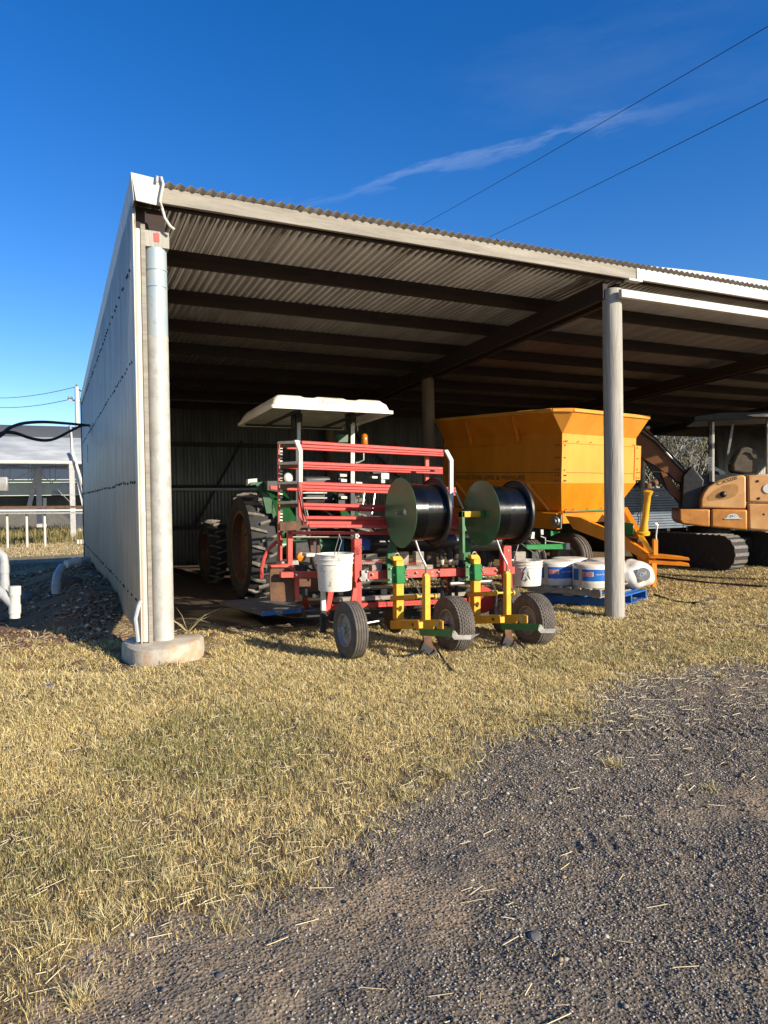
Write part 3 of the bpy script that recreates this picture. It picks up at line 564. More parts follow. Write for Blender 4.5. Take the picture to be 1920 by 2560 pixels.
# ------------------------------------------------------------------ wheels
def tyre_prof(r, w_, rim, sq=.8):
    h = w_/2; return [(-h*.75, rim), (-h*.98, rim+(r-rim)*.3), (-h, rim+(r-rim)*.6), (-h*sq, r*.965), (-h*.45, r*.995), (0, r), (h*.45, r*.995), (h*sq, r*.965), (h, rim+(r-rim)*.6), (h*.98, rim+(r-rim)*.3), (h*.75, rim)]
def small_wheel(parent, c, r, w_, rim, kind, name='gauge_wheel', yaw=0.):
    ax = np.array([math.cos(yaw), math.sin(yaw), 0]); mb = MB()
    if kind == 'rib':
        h = w_/2; pr = [(-h*.7, rim), (-h*.97, rim+(r-rim)*.3), (-h, rim+(r-rim)*.6), (-h*.82, r*.93)]
        for i in range(5):
            a = -.72+i*.33; pr += [(h*a, r*.985), (h*(a+.25), r*.99 if i in (1, 2) else r*.985), (h*(a+.26), r*.955), (h*(a+.31), r*.955)]
        pr += [(h*.94, r*.93), (h, rim+(r-rim)*.6), (h*.97, rim+(r-rim)*.3), (h*.7, rim)]
        mb.ring(c, ax, pr, 56)
    else: mb.ring(c, ax, tyre_prof(r*.975, w_, rim, .86), 48)
    wh = mb.build(name, rubber, parent, ang=30)
    if kind == 'turf':
        mb = MB(); nb = 44; t = np.cross(ax, (0, 0, 1))
        for i in range(nb):
            for k in range(-3, 4):
                th = 2*math.pi*(i+.5*(k % 2))/nb; xx = k*w_*.128; rr = r*(.985-.035*(abs(k)/3)**3)
                d = np.array([0, 0, 1])*math.cos(th)+t*math.sin(th); e = -np.array([0, 0, 1])*math.sin(th)+t*math.cos(th); p = np.array(c)+ax*xx+d*rr
                bw, bl = w_*.052, r*math.pi/nb*.78; sk = ax*.004*(1 if k % 2 else -1)
                vs = [p+ax*i_*bw+e*j_*bl+d*h_+(sk if j_ > 0 else -sk) for h_ in (-.012, .006) for i_, j_ in ((-1, -1), (1, -1), (1, 1), (-1, 1))]
                mb.add(vs, [(4, 5, 6, 7), (0, 1, 5, 4), (1, 2, 6, 5), (2, 3, 7, 6), (3, 0, 4, 7)])
        o = mb.build('tread_block', rubber, wh); o['kind'] = 'stuff'
    # rim: dish on the left face
    h = w_/2
    MB().lathe(c, -ax, [(-h*.8, rim*.97), (h*.55, rim), (h*.8, rim*1.03), (h*.82, rim*.95), (h*.45, rim*.86), (h*.38, rim*.55), (h*.5, rim*.45), (h*.5, rim*.2), (h*.85, rim*.18), (h*.86, .001)], 32).build('rim', rimg, wh)
    for i in range(5):
        th = 2*math.pi*i/5; t = np.cross(ax, (0, 0, 1)); p = np.array(c)+(np.array([0, 0, 1])*math.cos(th)+t*math.sin(th))*rim*.34-ax*h*.5; MB().lathe(p, -ax, [(0, .012), (.015, .012), (.02, .008)], 6).build('wheel_bolt', chrome, wh)
    return wh

# ------------------------------------------------------------------ planter
pl = thing('transplanter', 'red toolbar planter with seedling racks and yellow row units, backed onto the tractor', 'farm implement', (2.5, .2, 0))
def pbar(name, mat, pts, Y, depth, bev=.003, par=None, off=(0, 0, 0)):
    mb = MB(); pf(mb, pts, Y, depth); return mb.build(name, mat, par or pl, bevel=bev, offset=off)
# shelves of three rails: (left u, left v, right v at u=1108) per rail
shelf = [(1108, [(753, 1106, 1128, 0), (735, 1114, 1133, .22), (716, 1119, 1138, .42)]),
         (1106, [(753, 1158, 1172, 0), (735, 1164, 1177, .22), (716, 1168, 1182, .42)]),
         (1138, [(750, 1208, 1222, 0), (735, 1216, 1229, .22), (716, 1222, 1236, .42)]),
         (1138, [(757, 1261, 1272, 0), (757, 1270, 1281, .2)]),
         (1142, [(760, 1294, 1298, -.02), (757, 1301, 1306, .2), (771, 1315, 1318, -.12)])]
for ur, rl in shelf:
    for (u0, v0, v1, y) in rl:
        MB().bar(P(u0, v0, y), P(ur, v1, y), .035, .038).build('shelf_rail', red, pl, bevel=.008, seg=2)
MB().bar(P(766, 1306, .02), P(1140, 1308, .02), .012, .07).build('shelf_back_plate', red, pl)
# left end frame
bp_ = .62
for v in (1106, 1158, 1207, 1256, 1307):
    MB().bar(P(697, v+1, bp_), P(748, v-1, .03), .028, .03).build('shelf_end_bar', whitep, pl, bevel=.003)
    MB().ext([P(700, v+5, bp_-.02), P(748, v+3, .05), P(748, v+12, .05), P(700, v+14, bp_-.02)], (.006, .0, 0)).build('shelf_end_plate', rusty, pl)
mb = MB(); pf(mb, [(696, 1104), (700, 1104), (700, 1400), (696, 1400)], bp_, .04); mb.build('rear_upright', redold, pl)
mb = MB()
for k in range(23):
    v = 1118+k*8.2
    if any(abs(v-q) < 7 for q in (1106, 1158, 1207, 1256, 1307)): continue
    pf(mb, [(700, v), (706.5, v+.5), (706.5, v+4.4), (700, v+4)], bp_, .03)
o = mb.build('rack_tooth', whitep, pl); o['kind'] = 'stuff'
pbar('front_upright', whitep, [(736, 1100), (747, 1100), (757, 1126), (757, 1206), (747, 1206), (747, 1128)], -.04, .03)
pbar('front_upright', red, [(745, 1207), (756, 1207), (756, 1280), (764, 1296), (757, 1304), (747, 1291)], -.04, .03)
MB().tube([P(746, 1208, -.06), P(758, 1262, -.07), P(768, 1306, -.08)], .008, 6).build('stay_rod', steel_dark, pl)
pbar('front_upright', whitep, [(1111, 1125), (1120, 1124), (1134, 1149), (1134, 1290), (1125, 1290), (1125, 1152)], -.04, .03)
pbar('upright_foot', red, [(1130, 1270), (1137, 1270), (1137, 1296), (1143, 1298), (1140, 1316), (1124, 1314), (1124, 1298), (1130, 1296)], -.08, .03)
pbar('inner_upright', redold, [(1064, 1140), (1073, 1140), (1073, 1210), (1064, 1210)], .5, .04)
MB().bar(P(1137, 1226, -.02), P(1158, 1272, -.05), .02, .02).build('stay_rod', steel_grey, pl)
pbar('end_plate', rusty, [(700, 1306), (756, 1303), (772, 1318), (768, 1324), (700, 1328)], -.02, .02)
# lower left structure
pbar('frame_upright', redold, [(696, 1330), (706, 1330), (706, 1428), (696, 1428)], .35, .05)
pbar('frame_upright', redold, [(720, 1324), (732, 1324), (732, 1425), (720, 1425)], .15, .06)
mb = MB(); pts = []
arc = [(654, 1448), (654, 1420), (660, 1395), (672, 1372), (690, 1356), (706, 1352)]
MB().tube([P(u, v, .45) for u, v in arc], .022, 8).build('guard_arch', redold, pl)
pan = [(676, 1505), (674, 1450), (676, 1424), (686, 1413), (722, 1413), (733, 1424), (738, 1450), (738, 1505)]
pbar('wheel_guard_panel', rusty, pan, -.1, .02, .004)['label'] = 'rusty curved guard panel'
rim_ = [(676, 1413), (724, 1410), (738, 1421), (748, 1448), (750, 1500), (738, 1500), (737, 1450), (730, 1427), (720, 1419), (678, 1419)]
pbar('guard_rim', redold, rim_, -.13, .10, .004)
MB().bar(P(730, 1332, .1), P(985, 1333, .1), .05, .035).build('top_cross_bar', redold, pl, bevel=.003)
MB().bar(P(730, 1343, .3), P(880, 1343, .3), .03, .02).build('thin_cross_bar', steel_grey, pl)
MB().bar(P(985, 1333, .1), P(1262, 1330, .1), .05, .035).build('top_cross_bar', redold, pl, bevel=.003)
for u in (779, 795): MB().bar(P(u, 1345, .35), P(u, 1408, .35), .03, .03).build('hanger', rusty, pl)
MB().bar(P(856, 1348, .25), P(856, 1400, .25), .02, .035).build('blue_strip', bluewood, pl)
# main cross members
MB().bar(P(912, 1438, -.12), P(1282, 1425, -.12), .09, .088).build('toolbar', redold, pl, bevel=.006, seg=2)
MB().bar(P(905, 1434, -.2), P(700, 1437, -.2), .06, .06).build('toolbar', redold, pl, bevel=.005)
pbar('main_upright', red, [(886, 1347), (905, 1347), (905, 1518), (889, 1518), (889, 1456), (886, 1456)], -.25, .09, .006)
pbar('main_upright', red, [(1259, 1364), (1279, 1364), (1283, 1500), (1268, 1505), (1264, 1440), (1259, 1436)], -.25, .09, .006)
pbar('upright_clip', steel_grey, [(888, 1334), (897, 1334), (897, 1347), (888, 1347)], -.23, .04)
pbar('clamp_plate', steel_grey, [(903, 1426), (922, 1424), (922, 1448), (916, 1455), (900, 1452), (898, 1446), (904, 1440)], -.275, .02, .003)
mb = MB()
for u, v in ((917, 1428), (919, 1450), (902, 1450), (895, 1340)): mb.lathe(P(u, v, -.275), (0, -1, 0), [(0, .014), (.018, .014), (.022, .009)], 6)
for u, v in ((1270, 1376), (1272, 1425), (1275, 1470)): mb.lathe(P(u, v, -.25), (0, -1, 0), [(0, .009), (.01, .008)], 6)
mb.build('clamp_bolt', chrome, pl)
mb = MB(); a = [P(u, v, -.30) for u, v in ((901, 1360), (909, 1371), (906, 1376), (902, 1368), (896, 1364))]; mb.tube(a, .0035, 5); a = [P(u, v, -.28) for u, v in ((887, 1370), (894, 1388), (899, 1374), (904, 1384), (891, 1382), (888, 1372))]; mb.tube(a, .0035, 5); mb.build('wire_loop', steel_dark, pl)
pbar('drop_bracket', red, [(1114, 1443), (1130, 1443), (1130, 1478), (1121, 1478), (1121, 1452), (1114, 1450)], -.02, .05)
# timber rails and perforated bar
MB().bar(P(834, 1499, .1), P(1085, 1488, .1), .07, .045).build('timber_rail', palletwood, pl, bevel=.004); MB().bar(P(1087, 1488, .1), P(1262, 1479, .1), .07, .045).build('timber_rail', palletwood, pl, bevel=.004)
MB().bar(P(828, 1517, .05), P(1240, 1497, .05), .05, .055).build('perforated_bar', red, pl, bevel=.004)
mb = MB(); p0, p1 = P(828, 1517, .05), P(1240, 1497, .05)
for k in range(54): q = p0+(p1-p0)*(k+.5)/54; mb.lathe(q+np.array([0, -.0255, 0]), (0, -1, 0), [(0, .007), (.0012, .007)], 6)
o = mb.build('bar_hole', ink, pl)
# stand leg, brace
pbar('stand_leg', whitep, [(804, 1470), (814, 1470), (816, 1527), (804, 1527)], -.35, .04); pbar('stand_leg', steel_dark, [(803, 1528), (816, 1528), (816, 1582), (803, 1582)], -.35, .05)
pbar('diagonal_brace', red, [(822, 1474), (836, 1474), (824, 1535), (812, 1540)], .0, .04)
# seedling boxes, cups, drum, clutter behind
MB().lathe(P(893, 1360, .55), P(1270, 1352, .55)-P(893, 1360, .55), [(0, .0), (.002, .12), (1.95, .12), (1.952, 0)], 24, close=False).build('black_roller', plastic_bk, pl)
for u0, u1, v0, v1, Y in ((904, 956, 1400, 1412, -.1), (930, 955, 1412, 1430, -.12), (1017, 1085, 1413, 1427, -.1), (1040, 1060, 1380, 1414, -.05), (1000, 1022, 1380, 1414, -.05), (1290, 1315, 1380, 1404, .2)):
    pbar('timber_block', palletwood, [(u0, v0), (u1, v0-1), (u1, v1), (u0, v1)], Y, .09, .004)
for u in (1103, 1123, 1139): 
    MB().tube([P(u, 1372, -.05), P(u+1, 1398, -.05)], .035, 10).build('seed_hose', rubber_dk, pl); MB().tube([P(u+1, 1399, -.05), P(u+3, 1412, -.05)], [.032, .014], 10).build('hose_cuff', whitep, pl)
    MB().tube([P(u+2, 1412, -.05), P(u+2, 1500, .0)], .022, 8).build('drop_tube', plastic_bk, pl)
pts = []
for k in range(60): pts.append(P(906+k*.85, 1404+3*math.sin(k*1.3), -.19))
MB().tube(pts, .003, 4).build('pink_twine', red, pl)
pts = [P(1018+k*.8, 1408+3*math.sin(k*1.1), -.16) for k in range(60)]; MB().tube(pts, .003, 4).build('pink_twine', red, pl)
pbar('rear_box', steel_dark, [(700, 1415), (800, 1412), (800, 1440), (700, 1440)], .5, .5); pbar('rear_box', rusty, [(748, 1448), (806, 1446), (806, 1478), (748, 1480)], .3, .3)
pbar('grey_canister', steel_grey, [(704, 1404), (746, 1400), (748, 1412), (704, 1414)], .2, .2)
pbar('white_tray', whitep, [(766, 1384), (790, 1383), (786, 1392), (766, 1392)], .1, .15); pbar('axle_beam', rusty, [(748, 1458), (885, 1452), (885, 1476), (748, 1480)], .35, .08)
pbar('deck_frame', rusty, [(770, 1512), (885, 1508), (885, 1520), (770, 1522)], 1.7, .4)
MB().tube([P(905, 1560, -.1), P(950, 1552, -.1)], .012, 8).build('silver_rod', chrome, pl); MB().tube([P(1125, 1460, -.2), P(1228, 1453, -.2)], .022, 8).build('steel_shaft', steel_grey, pl)
pbar('white_sheet', whitep, [(1130, 1443), (1150, 1443), (1172, 1458), (1145, 1462)], .1, .01)
MB().ring(P(985, 1545, .1), (1, .2, 0), [(-.01, .0), (-.01, .17), (.01, .17), (.01, 0)], 32).build('covering_disc', rusty, pl); MB().ring(P(1205, 1500, -.05), (.35, 1, .1), [(-.02, .01), (0, .16), (.012, .16), (-.008, .01)], 32).build('covering_disc', red, pl)['label'] = 'red dished covering disc'
MB().lathe(P(752, 1392, .45), (0, -1, 0), [(0, .055), (.03, .05), (.04, .01)], 16).build('round_reflector', orange, pl)
mb = MB(); pf(mb, [(905, 1345), (925, 1345), (925, 1375), (905, 1375)], .3, .25); mb.build('blue_drum', bluewood, pl)
for k, (a, b, c_, d) in enumerate((((800, 1262), (830, 1300), (880, 1318), (930, 1352)), ((905, 1290), (925, 1325), (960, 1338), (1000, 1390)), ((720, 1380), (760, 1430), (800, 1424), (850, 1466)), ((1040, 1380), (1080, 1430), (1120, 1436), (1180, 1462)), ((760, 1300), (775, 1345), (770, 1390), (800, 1440)))):
    q = [P(*a, .9), P(*b, .5), P(*c_, .25), P(*d, .15)]; MB().tube([q[0]*(1-t)**3+3*q[1]*t*(1-t)**2+3*q[2]*t*t*(1-t)+q[3]*t**3 for t in np.linspace(0, 1, 14)], .013, 7).build('hydraulic_hose', rubber_dk, pl)
for u, v, y in ((930, 1436, -.17), (1040, 1432, -.17), (1095, 1430, -.17), (1240, 1426, -.17), (1262, 1425, -.17), (740, 1437, -.24), (860, 1436, -.24)): MB().lathe(P(u, v, y), (0, -1, 0), [(0, .014), (.014, .013), (.016, .008), (.028, .007)], 6).build('frame_bolt', steel_grey, pl)
# added dark bars filling the shadow low under the machine
for v, y in ((1478, .5), (1530, .6)): MB().bar(P(760, v+6, y), P(1280, v-4, y), .12, .08).build('shade_fill_bar', steel_dark, pl)
for u in (760, 850, 960, 1100, 1200): MB().bar(P(u, 1480, .1), P(u, 1480, 1.1), .07, .07).build('shade_fill_bar', steel_dark, pl)
for k in range(7): MB().lathe(P(930+k*47, 1500, .35), (1, 0, 0), [(-.03, .09), (-.03, .10), (.03, .10), (.03, .09)], 14).build('press_wheel', plastic_bk, pl)

def chain(pts, par, off):
    mb = MB(); P_ = [np.array(p) for p in pts]; seg = []
    for a, b in zip(P_[:-1], P_[1:]):
        L_ = np.linalg.norm(b-a); n = max(1, int(L_/.026)); seg += [(a+(b-a)*i/n, nrmz(b-a)) for i in range(n)]
    for i, (p, d) in enumerate(seg):
        a, sd, t = frame_of(d); q = sd if i % 2 else t; lp = [p+a*.016*math.cos(th)+q*.009*math.sin(th) for th in np.linspace(0, 2*math.pi, 9)]; mb.tube(lp, .003, 4, False)
    return mb.build('chain', steel_grey, par, offset=off)
def row_unit(dx, dz):
    off = (dx, 0, dz); YA_, YB = -.32, -.90; xa = float(P(991, 1500, YA_)[0]); xb = float(P(1060, 1560, YB)[0]); pb = lambda n, mt, pts, Y, d, b=.004: pbar(n, mt, pts, Y, d, b, off=off)
    pb('row_mast', yellow, [(991, 1400), (1010, 1400), (1010, 1551), (991, 1551)], YA_, .09, .006)
    pb('mast_cap', yellow, [(982, 1391), (1002, 1390), (1008, 1397), (1008, 1402), (984, 1402)], YA_-.01, .07)
    MB().tube([P(986, 1390, YA_+.02), P(989, 1384, YA_+.02), P(995, 1383, YA_+.02), P(999, 1390, YA_+.02)], .008, 6).build('lifting_ring', chrome, pl, offset=off)
    pb('mast_clamp', green, [(991, 1415), (1013, 1415), (1014, 1458), (992, 1459)], YA_-.02, .12, .006)
    pb('clamp_plate', green_deep, [(969, 1414), (991, 1414), (991, 1459), (969, 1459)], YA_+.04, .02, .004)
    mb = MB()
    for u, v in ((975, 1421), (984, 1437), (974, 1448), (988, 1446)): mb.lathe(P(u, v, YA_+.04), (0, -1, 0), [(0, .013), (.016, .013), (.03, .007)], 6)
    for u, v in ((1014, 1424), (1015, 1438), (1014, 1449)): mb.lathe(P(u, v, YA_+.0), (1, 0, 0), [(0, .013), (.016, .013), (.03, .007)], 6)
    mb.build('clamp_bolt', chrome, pl, offset=off)
    mb = MB(); mb.ext([P(968, 1414, YA_+.06), P(984, 1414, YA_+.06), P(988, 1385, YA_+.2), P(996, 1345, YA_+.35), P(980, 1345, YA_+.35), P(970, 1385, YA_+.2)], (0, .05, 0)); mb.build('reel_bracket', green_deep, pl, offset=off, bevel=.004)
    sb = lambda n_, mt, pts, X, d, b=.004: MB().ext([PX(u, v, X) for u, v in pts], (d, 0, 0)).build(n_, mt, pl, bevel=b, offset=off)
    sb('upper_arm', yellow, [(975, 1490), (1034, 1487), (1034, 1499), (975, 1502)], xa-.025, .024)
    sb('lower_arm', yellow, [(975, 1551), (1046, 1550), (1047, 1572), (975, 1573)], xa-.02, .07, .005)
    yp = float(PX(1034, 1492, xa)[1]); MB().tube([P(1034, 1492, yp), P(1092, 1490, yp)], .012, 10).build('pivot_pin', yellow, pl, offset=off)
    mb = MB()
    for u in (1038, 1086): mb.lathe(P(u, 1491, yp), (1, 0, 0), [(0, .028), (.018, .028)], 12)
    mb.build('pin_collar', yellow, pl, offset=off)
    pb('tine_mast', yellow, [(1061, 1437), (1064, 1434), (1071, 1434), (1076, 1440), (1077, 1551), (1060, 1551)], YB, .05, .005)
    pb('mast_rib', yellow, [(1063, 1440), (1066, 1440), (1066, 1551), (1063, 1551)], YB-.01, .012, .002)
    sb('tine_plate', yellow, [(1057, 1550), (1098, 1549), (1106, 1553), (1106, 1573), (1092, 1573), (1090, 1566), (1084, 1566), (1082, 1573), (1057, 1573)], xb-.016, .015, .003)
    mb = MB(); mb.lathe(PX(1096, 1561, xb-.016), (-1, 0, 0), [(0, .022), (.012, .022), (.016, .012), (.03, .012)], 8); mb.build('plate_bolt', chrome, pl, offset=off)
    sb('bolt_hole', ink, [(1030, 1556), (1034, 1560), (1034, 1567), (1028, 1562)], xa-.0215, .001, 0)
    MB().tube([P(1039, 1352, YB+.1), P(1050, 1385, YB+.05), P(1063, 1412, YB), P(1065, 1420, YB), P(1064, 1438, YB+.02)], .011, 8).build('hose_guide_rod', steel_grey, pl, offset=off)
    pts = [P(u, v, YB+.01) for u, v in ((1062, 1572), (1063, 1600), (1070, 1618), (1082, 1630))]; w_ = [(-.03, 0, 0), (.03, 0, 0)]
    mb = MB(); mb.ext([P(u, v, YB) for u, v in ((1058, 1573), (1078, 1573), (1078, 1596), (1083, 1614), (1094, 1628), (1078, 1634), (1064, 1616), (1059, 1598))], (0, .03, 0)); mb.build('tine_shank', rusty, pl, offset=off, bevel=.003)
    mb = MB(); mb.ext([P(u, v, YB-.03) for u, v in ((1060, 1604), (1070, 1614), (1098, 1633), (1096, 1640), (1076, 1636), (1050, 1629))], (.01, .06, 0)); mb.build('tine_shoe', steel_dark, pl, offset=off)
    sb('scraper_arm', green, [(1048, 1573), (1132, 1576), (1132, 1592), (1050, 1589)], xb-.03, .01, 0); ys_b = float(PX(1132, 1584, xb-.03)[1])
    mb = MB(); mb.ext([P(u, v, ys_b) for u, v in ((1132, 1577), (1138, 1577), (1147, 1588), (1180, 1587), (1176, 1599), (1136, 1599), (1130, 1592))], (0, .006, 0)); mb.ext([P(1147, 1588, ys_b), P(1180, 1587, ys_b), P(1200, 1584, ys_b+.04), P(1176, 1599, ys_b+.006)], (0, .006, .0)); mb.build('scraper_blade', steel_grey, pl, offset=off)
    chain([P(1015, 1432, YA_-.03), P(1030, 1447, YA_-.03), P(1048, 1478, YA_-.04), P(1053, 1500, YA_-.05), P(1052, 1530, YA_-.05), P(1053, 1560, YA_-.02)], pl, off)
    MB().tube([P(1092, 1561, YB), (2.70, -.82, .30)], .014, 8).build('wheel_axle', steel_dark, pl, offset=off)
    h0 = P(1092, 1637, YB-.03)+np.array(off); h0[2] = gz(h0[0], h0[1])+.05; h1 = P(1131, 1684, YB-.3)+np.array(off); h1 = PZ(1131, 1684, .03) if dx == 0 else PZ(1342, 1652, .02)
    h1[2] = gz(h1[0], h1[1])+.02; mid_ = (h0+h1)/2; mid_[2] = gz(mid_[0], mid_[1])+.025
    MB().tube([h0+np.array([0, 0, .02]), mid_, h1], .011, 8).build('tape_tail', rubber_dk, pl)
row_unit(0, 0)
d2 = P(1194, 1470, -.32)-P(1001, 1478, -.32); row_unit(float(d2[0]), float(d2[2]))
small_wheel(pl, (1.60, -.80, .075+.275), .277, .155, .155, 'rib', yaw=.03)
MB().tube([(1.60, -.80, .35), P(880, 1500, -.2)], .02, 8).build('wheel_axle', steel_dark, pl)
pbar('wheel_arm', redold, [(884, 1470), (896, 1470), (880, 1570), (868, 1568)], -.45, .03)
small_wheel(pl, (2.735, -.82, .03+.28), .283, .20, .15, 'turf'); small_wheel(pl, (3.70, -.87, .0+.275), .283, .20, .15, 'turf')
small_wheel(pl, (3.80, -.25, .28), .27, .18, .15, 'turf'); small_wheel(pl, (2.3, .9, .30), .27, .12, .15, 'rib')
# blue-edged footboard
fb = MB(); q = [PZ(u, v, .25) for u, v in ((653, 1530), (785, 1518), (690, 1499), (548, 1503))]; q[2] = q[1]+(q[3]-q[0])
fb.ext(q, (0, 0, -.045)); o = fb.build('footboard', M('grey_deck_board', (.17, .16, .15), (.10, .095, .09), 7, .8, 0, .2), pl, bevel=.004); o['label'] = 'grey footboard'
e = MB(); e.ext([q[0]+(0, -.012, .003), q[1]+(0, -.012, .003), q[1]+(0, -.012, -.045), q[0]+(0, -.012, -.05)], (0, .01, 0)); e.build('footboard_edge', M('chipped_sunlit_blue', (.03, .22, .62), (.55, .48, .25), 4.5, .55, 0, .1, ramp=(.42, .46)), pl)  # chipped blue, coloured brighter to stand for sunlight on this edge
MB().bar(q[1]+(0, .2, -.1), P(760, 1490, .6), .05, .05).build('footboard_strut', redold, pl)

# ------------------------------------------------------------------ drip tape reels (ride on the row units)
def reel(cx, cy, cz, wd, label, r=.372):
    t = thing('tape_reel', label, 'reel', (cx, cy, cz), 0, 'drip tape reels on the planter')
    for sgn, nm in ((-1, 'reel_flange'), (1, 'reel_flange')):
        x = sgn*wd/2
        if sgn < 0: MB().lathe((cx+x, cy, cz), (1, 0, 0), [(-.003, 0.0001), (-.003, r), (.0, r+.003), (.003, r), (.003, .0001)], 72, False).build(nm, green_deep, t)
        else: MB().lathe((cx+x, cy, cz), (1, 0, 0), [(-.004, .0001), (-.004, r*.88), (-.010, r*.9), (.0, r*.97), (-.012, r), (.012, r+.004), (.012, r*.9), (.004, r*.88), (.004, .0001)], 72, False).build(nm, plastic_bk, t)
    pr = [(-wd*.49, .05)]; n = 46; ro = r*.84
    for i in range(n):
        a = -wd*.485+wd*.97*i/n; st = ro if i < n*.42 else (ro*.985 if i < n*.6 else ro*.955)
        dd = .004 if i < n*.42 else .0014
        pr += [(a, st-dd), (a+wd*.97/n*.25, st), (a+wd*.97/n*.75, st)]
    pr += [(wd*.489, ro*.93), (wd*.49, .05)]
    MB().lathe((cx, cy, cz), (1, 0, 0), pr, 72, False).build('tape_coil', tape, t)
    MB().lathe((cx, cy, cz), (1, 0, 0), [(-wd*.62, .018), (wd*.62, .018)], 14).build('reel_axle', steel_grey, t)
    return t
r1c = (2.56, -.62, 1.448); 
pA = P(1001, 1282, -.40); pB = P(1084, 1282, -.40); w1 = float(pB[0]-pA[0])
r1 = reel(float((pA[0]+pB[0])/2), -.40, float(pA[2]), w1, 'left reel of black drip tape with a dull green front disc', float(P(1001,1195,-.40)[2]-pA[2]))
pC = P(1203, 1284, -.40); pD = P(1285, 1284, -.40)
r2 = reel(float((pC[0]+pD[0])/2), -.40, float(pC[2]), float(pD[0]-pC[0]), 'right reel of black drip tape in front of the spreader, green square on its disc', float(P(1203,1202,-.40)[2]-pC[2]))
q = P(1029, 1279, -.40); MB().cbox((r1.location.x-w1/2-.006, -.52, q[2]), .003, .06, .05, Matrix.Rotation(.5, 3, 'X')).build('paper_tag', whitep, r1)
c2x = r2.location.x-float(pD[0]-pC[0])/2; c2z = r2.location.z
MB().box(c2x-.27, c2x-.03, -.44, -.36, c2z-.035, c2z+.03).build('hub_arm', yellow, r2, bevel=.004); MB().box(c2x-.035, c2x-.008, -.48, -.35, c2z-.045, c2z+.04).build('hub_block', green, r2, bevel=.003)
MB().box(c2x-.27, c2x-.24, -.44, -.36, c2z-.5, c2z+.03).build('hub_arm_post', green_deep, r2)
def bent_label(): 
    mb = MB(); r = .352; a0, a1 = math.radians(60), math.radians(100)
    return mb
# ------------------------------------------------------------------ buckets
def bucket(u, v0, v1, wpx, Y, label, handle_px, tilt=0.):
    a = P(u-wpx/2, v0, Y); b = P(u+wpx/2, v0, Y); r = (b[0]-a[0])/2*.97; c = (a+b)/2; zb = P(u, v1, Y)[2]; H = c[2]-zb+.02
    t = thing('bucket', label, 'bucket', (c[0], Y, zb-.01), 0, 'white plastic buckets')
    B = (c[0], Y, zb-.01)
    MB().lathe(B, (0, 0, 1), [(0.0, .001), (0, r*.86), (.01, r*.87), (H*.72, r*.935), (H*.725, r*.985), (H*.75, r*.985), (H*.755, r*.95), (H*.84, r*.96), (H*.845, r*1.0), (H*.87, r*1.0), (H*.875, r*.965), (H*.97, r*.975), (H*.975, r*1.02), (H, r*1.02), (H, r*.95), (H*.5, r*.90), (.02, r*.84), (.02, .001)], 40, False).build('pail', bucketm, t)
    hp = [P(p, q, Y-r*1.0 if i in (0, len(handle_px)-1) else Y-r*.4) for i, (p, q) in enumerate(handle_px)]; MB().tube(hp, .004, 6).build('handle', steel_grey, t); return t
b1 = bucket(836, 1386, 1472, 92, -.48, 'dirty white bucket hanging by its wire handle above the small front wheel', [(835, 1392), (838, 1375), (848, 1340), (847, 1335), (854, 1352), (843, 1390), (838, 1394)])
b2 = bucket(1315, 1402, 1460, 69, .05, 'clean white bucket with a black mark, hanging right of the second reel', [(1282, 1408), (1297, 1358), (1300, 1356), (1318, 1370), (1342, 1388), (1348, 1404)])
c = P(1315, 1430, .05); rb = (P(1349, 1402, .05)[0]-P(1281, 1402, .05)[0])/2
mb = MB()
for pts in ([(1308, 1430), (1316, 1418), (1323, 1430)], [(1311, 1432), (1322, 1433), (1308, 1446), (1306, 1449)], [(1322, 1431), (1325, 1445), (1327, 1449), (1318, 1434)], [(1306, 1446), (1314, 1440), (1313, 1448), (1307, 1450)]):
    mb.ext([P(u, v, .05-rb*.97) for u, v in pts], (0, .03, 0))
mb.build('printed_mark', inkgrey, b2)

# ------------------------------------------------------------------ pallets and rolls
PN = np.array([6.14, .48, 0]); ea = nrmz((-.4, .92, 0)); eb = nrmz((.92, .4, 0))
def pallet(name_label, O, z, ea_, eb_, L_, mat, matb, n=9, hh=.13, slab='board', bd=None):
    ang = math.atan2(ea_[1], ea_[0]); t = thing('pallet', name_label, 'pallet', (O[0], O[1], z), ang, 'stacked timber pallets')
    # local frame: x along ea, y along -eb
    for k in range(n):
        y0_ = -L_*(k/(n))-.0; MB().box(-.01, L_+.01, y0_-L_/n*.70, y0_, hh-.018, hh).build('deck_board', mat, t, bevel=.002)
    return t
def pallet2(label, O, z, L_, mat, bearer_mat, hh, nb=8):
    t = thing('pallet', label, 'pallet', (float(O[0]), float(O[1]), z), math.atan2(eb[1], eb[0]), 'stacked timber pallets'); bd = L_/nb
    # local x = eb (to the right edge), local y = ea (along the left edge, away)
    for k in range(nb): MB().box(.0, L_, k*bd+.01, k*bd+bd*.72, hh-.02, hh).build('deck_board', mat, t, bevel=.002)
    for x in (0.0, L_/2-.02, L_-.04): MB().box(x+.002, x+.04, 0, L_-.02, .02, hh-.021).build('bearer', bearer_mat, t, bevel=.003)
    for k in (0, 3, 6): MB().box(0, L_, k*bd+.012, k*bd+bd*.85, 0, .019).build('base_board', mat, t, bevel=.002)
    return t
pb1 = pallet2('blue painted pallet lying on the straw under the grey pallet', PN, .01, 1.17, bluewood, bluewood, .15)
pb2 = pallet2('weathered grey pallet on top of the blue pallet, carrying the tape rolls', PN+ea*.14-eb*.16, .165, 1.17, palletwood, palletwood, .125)
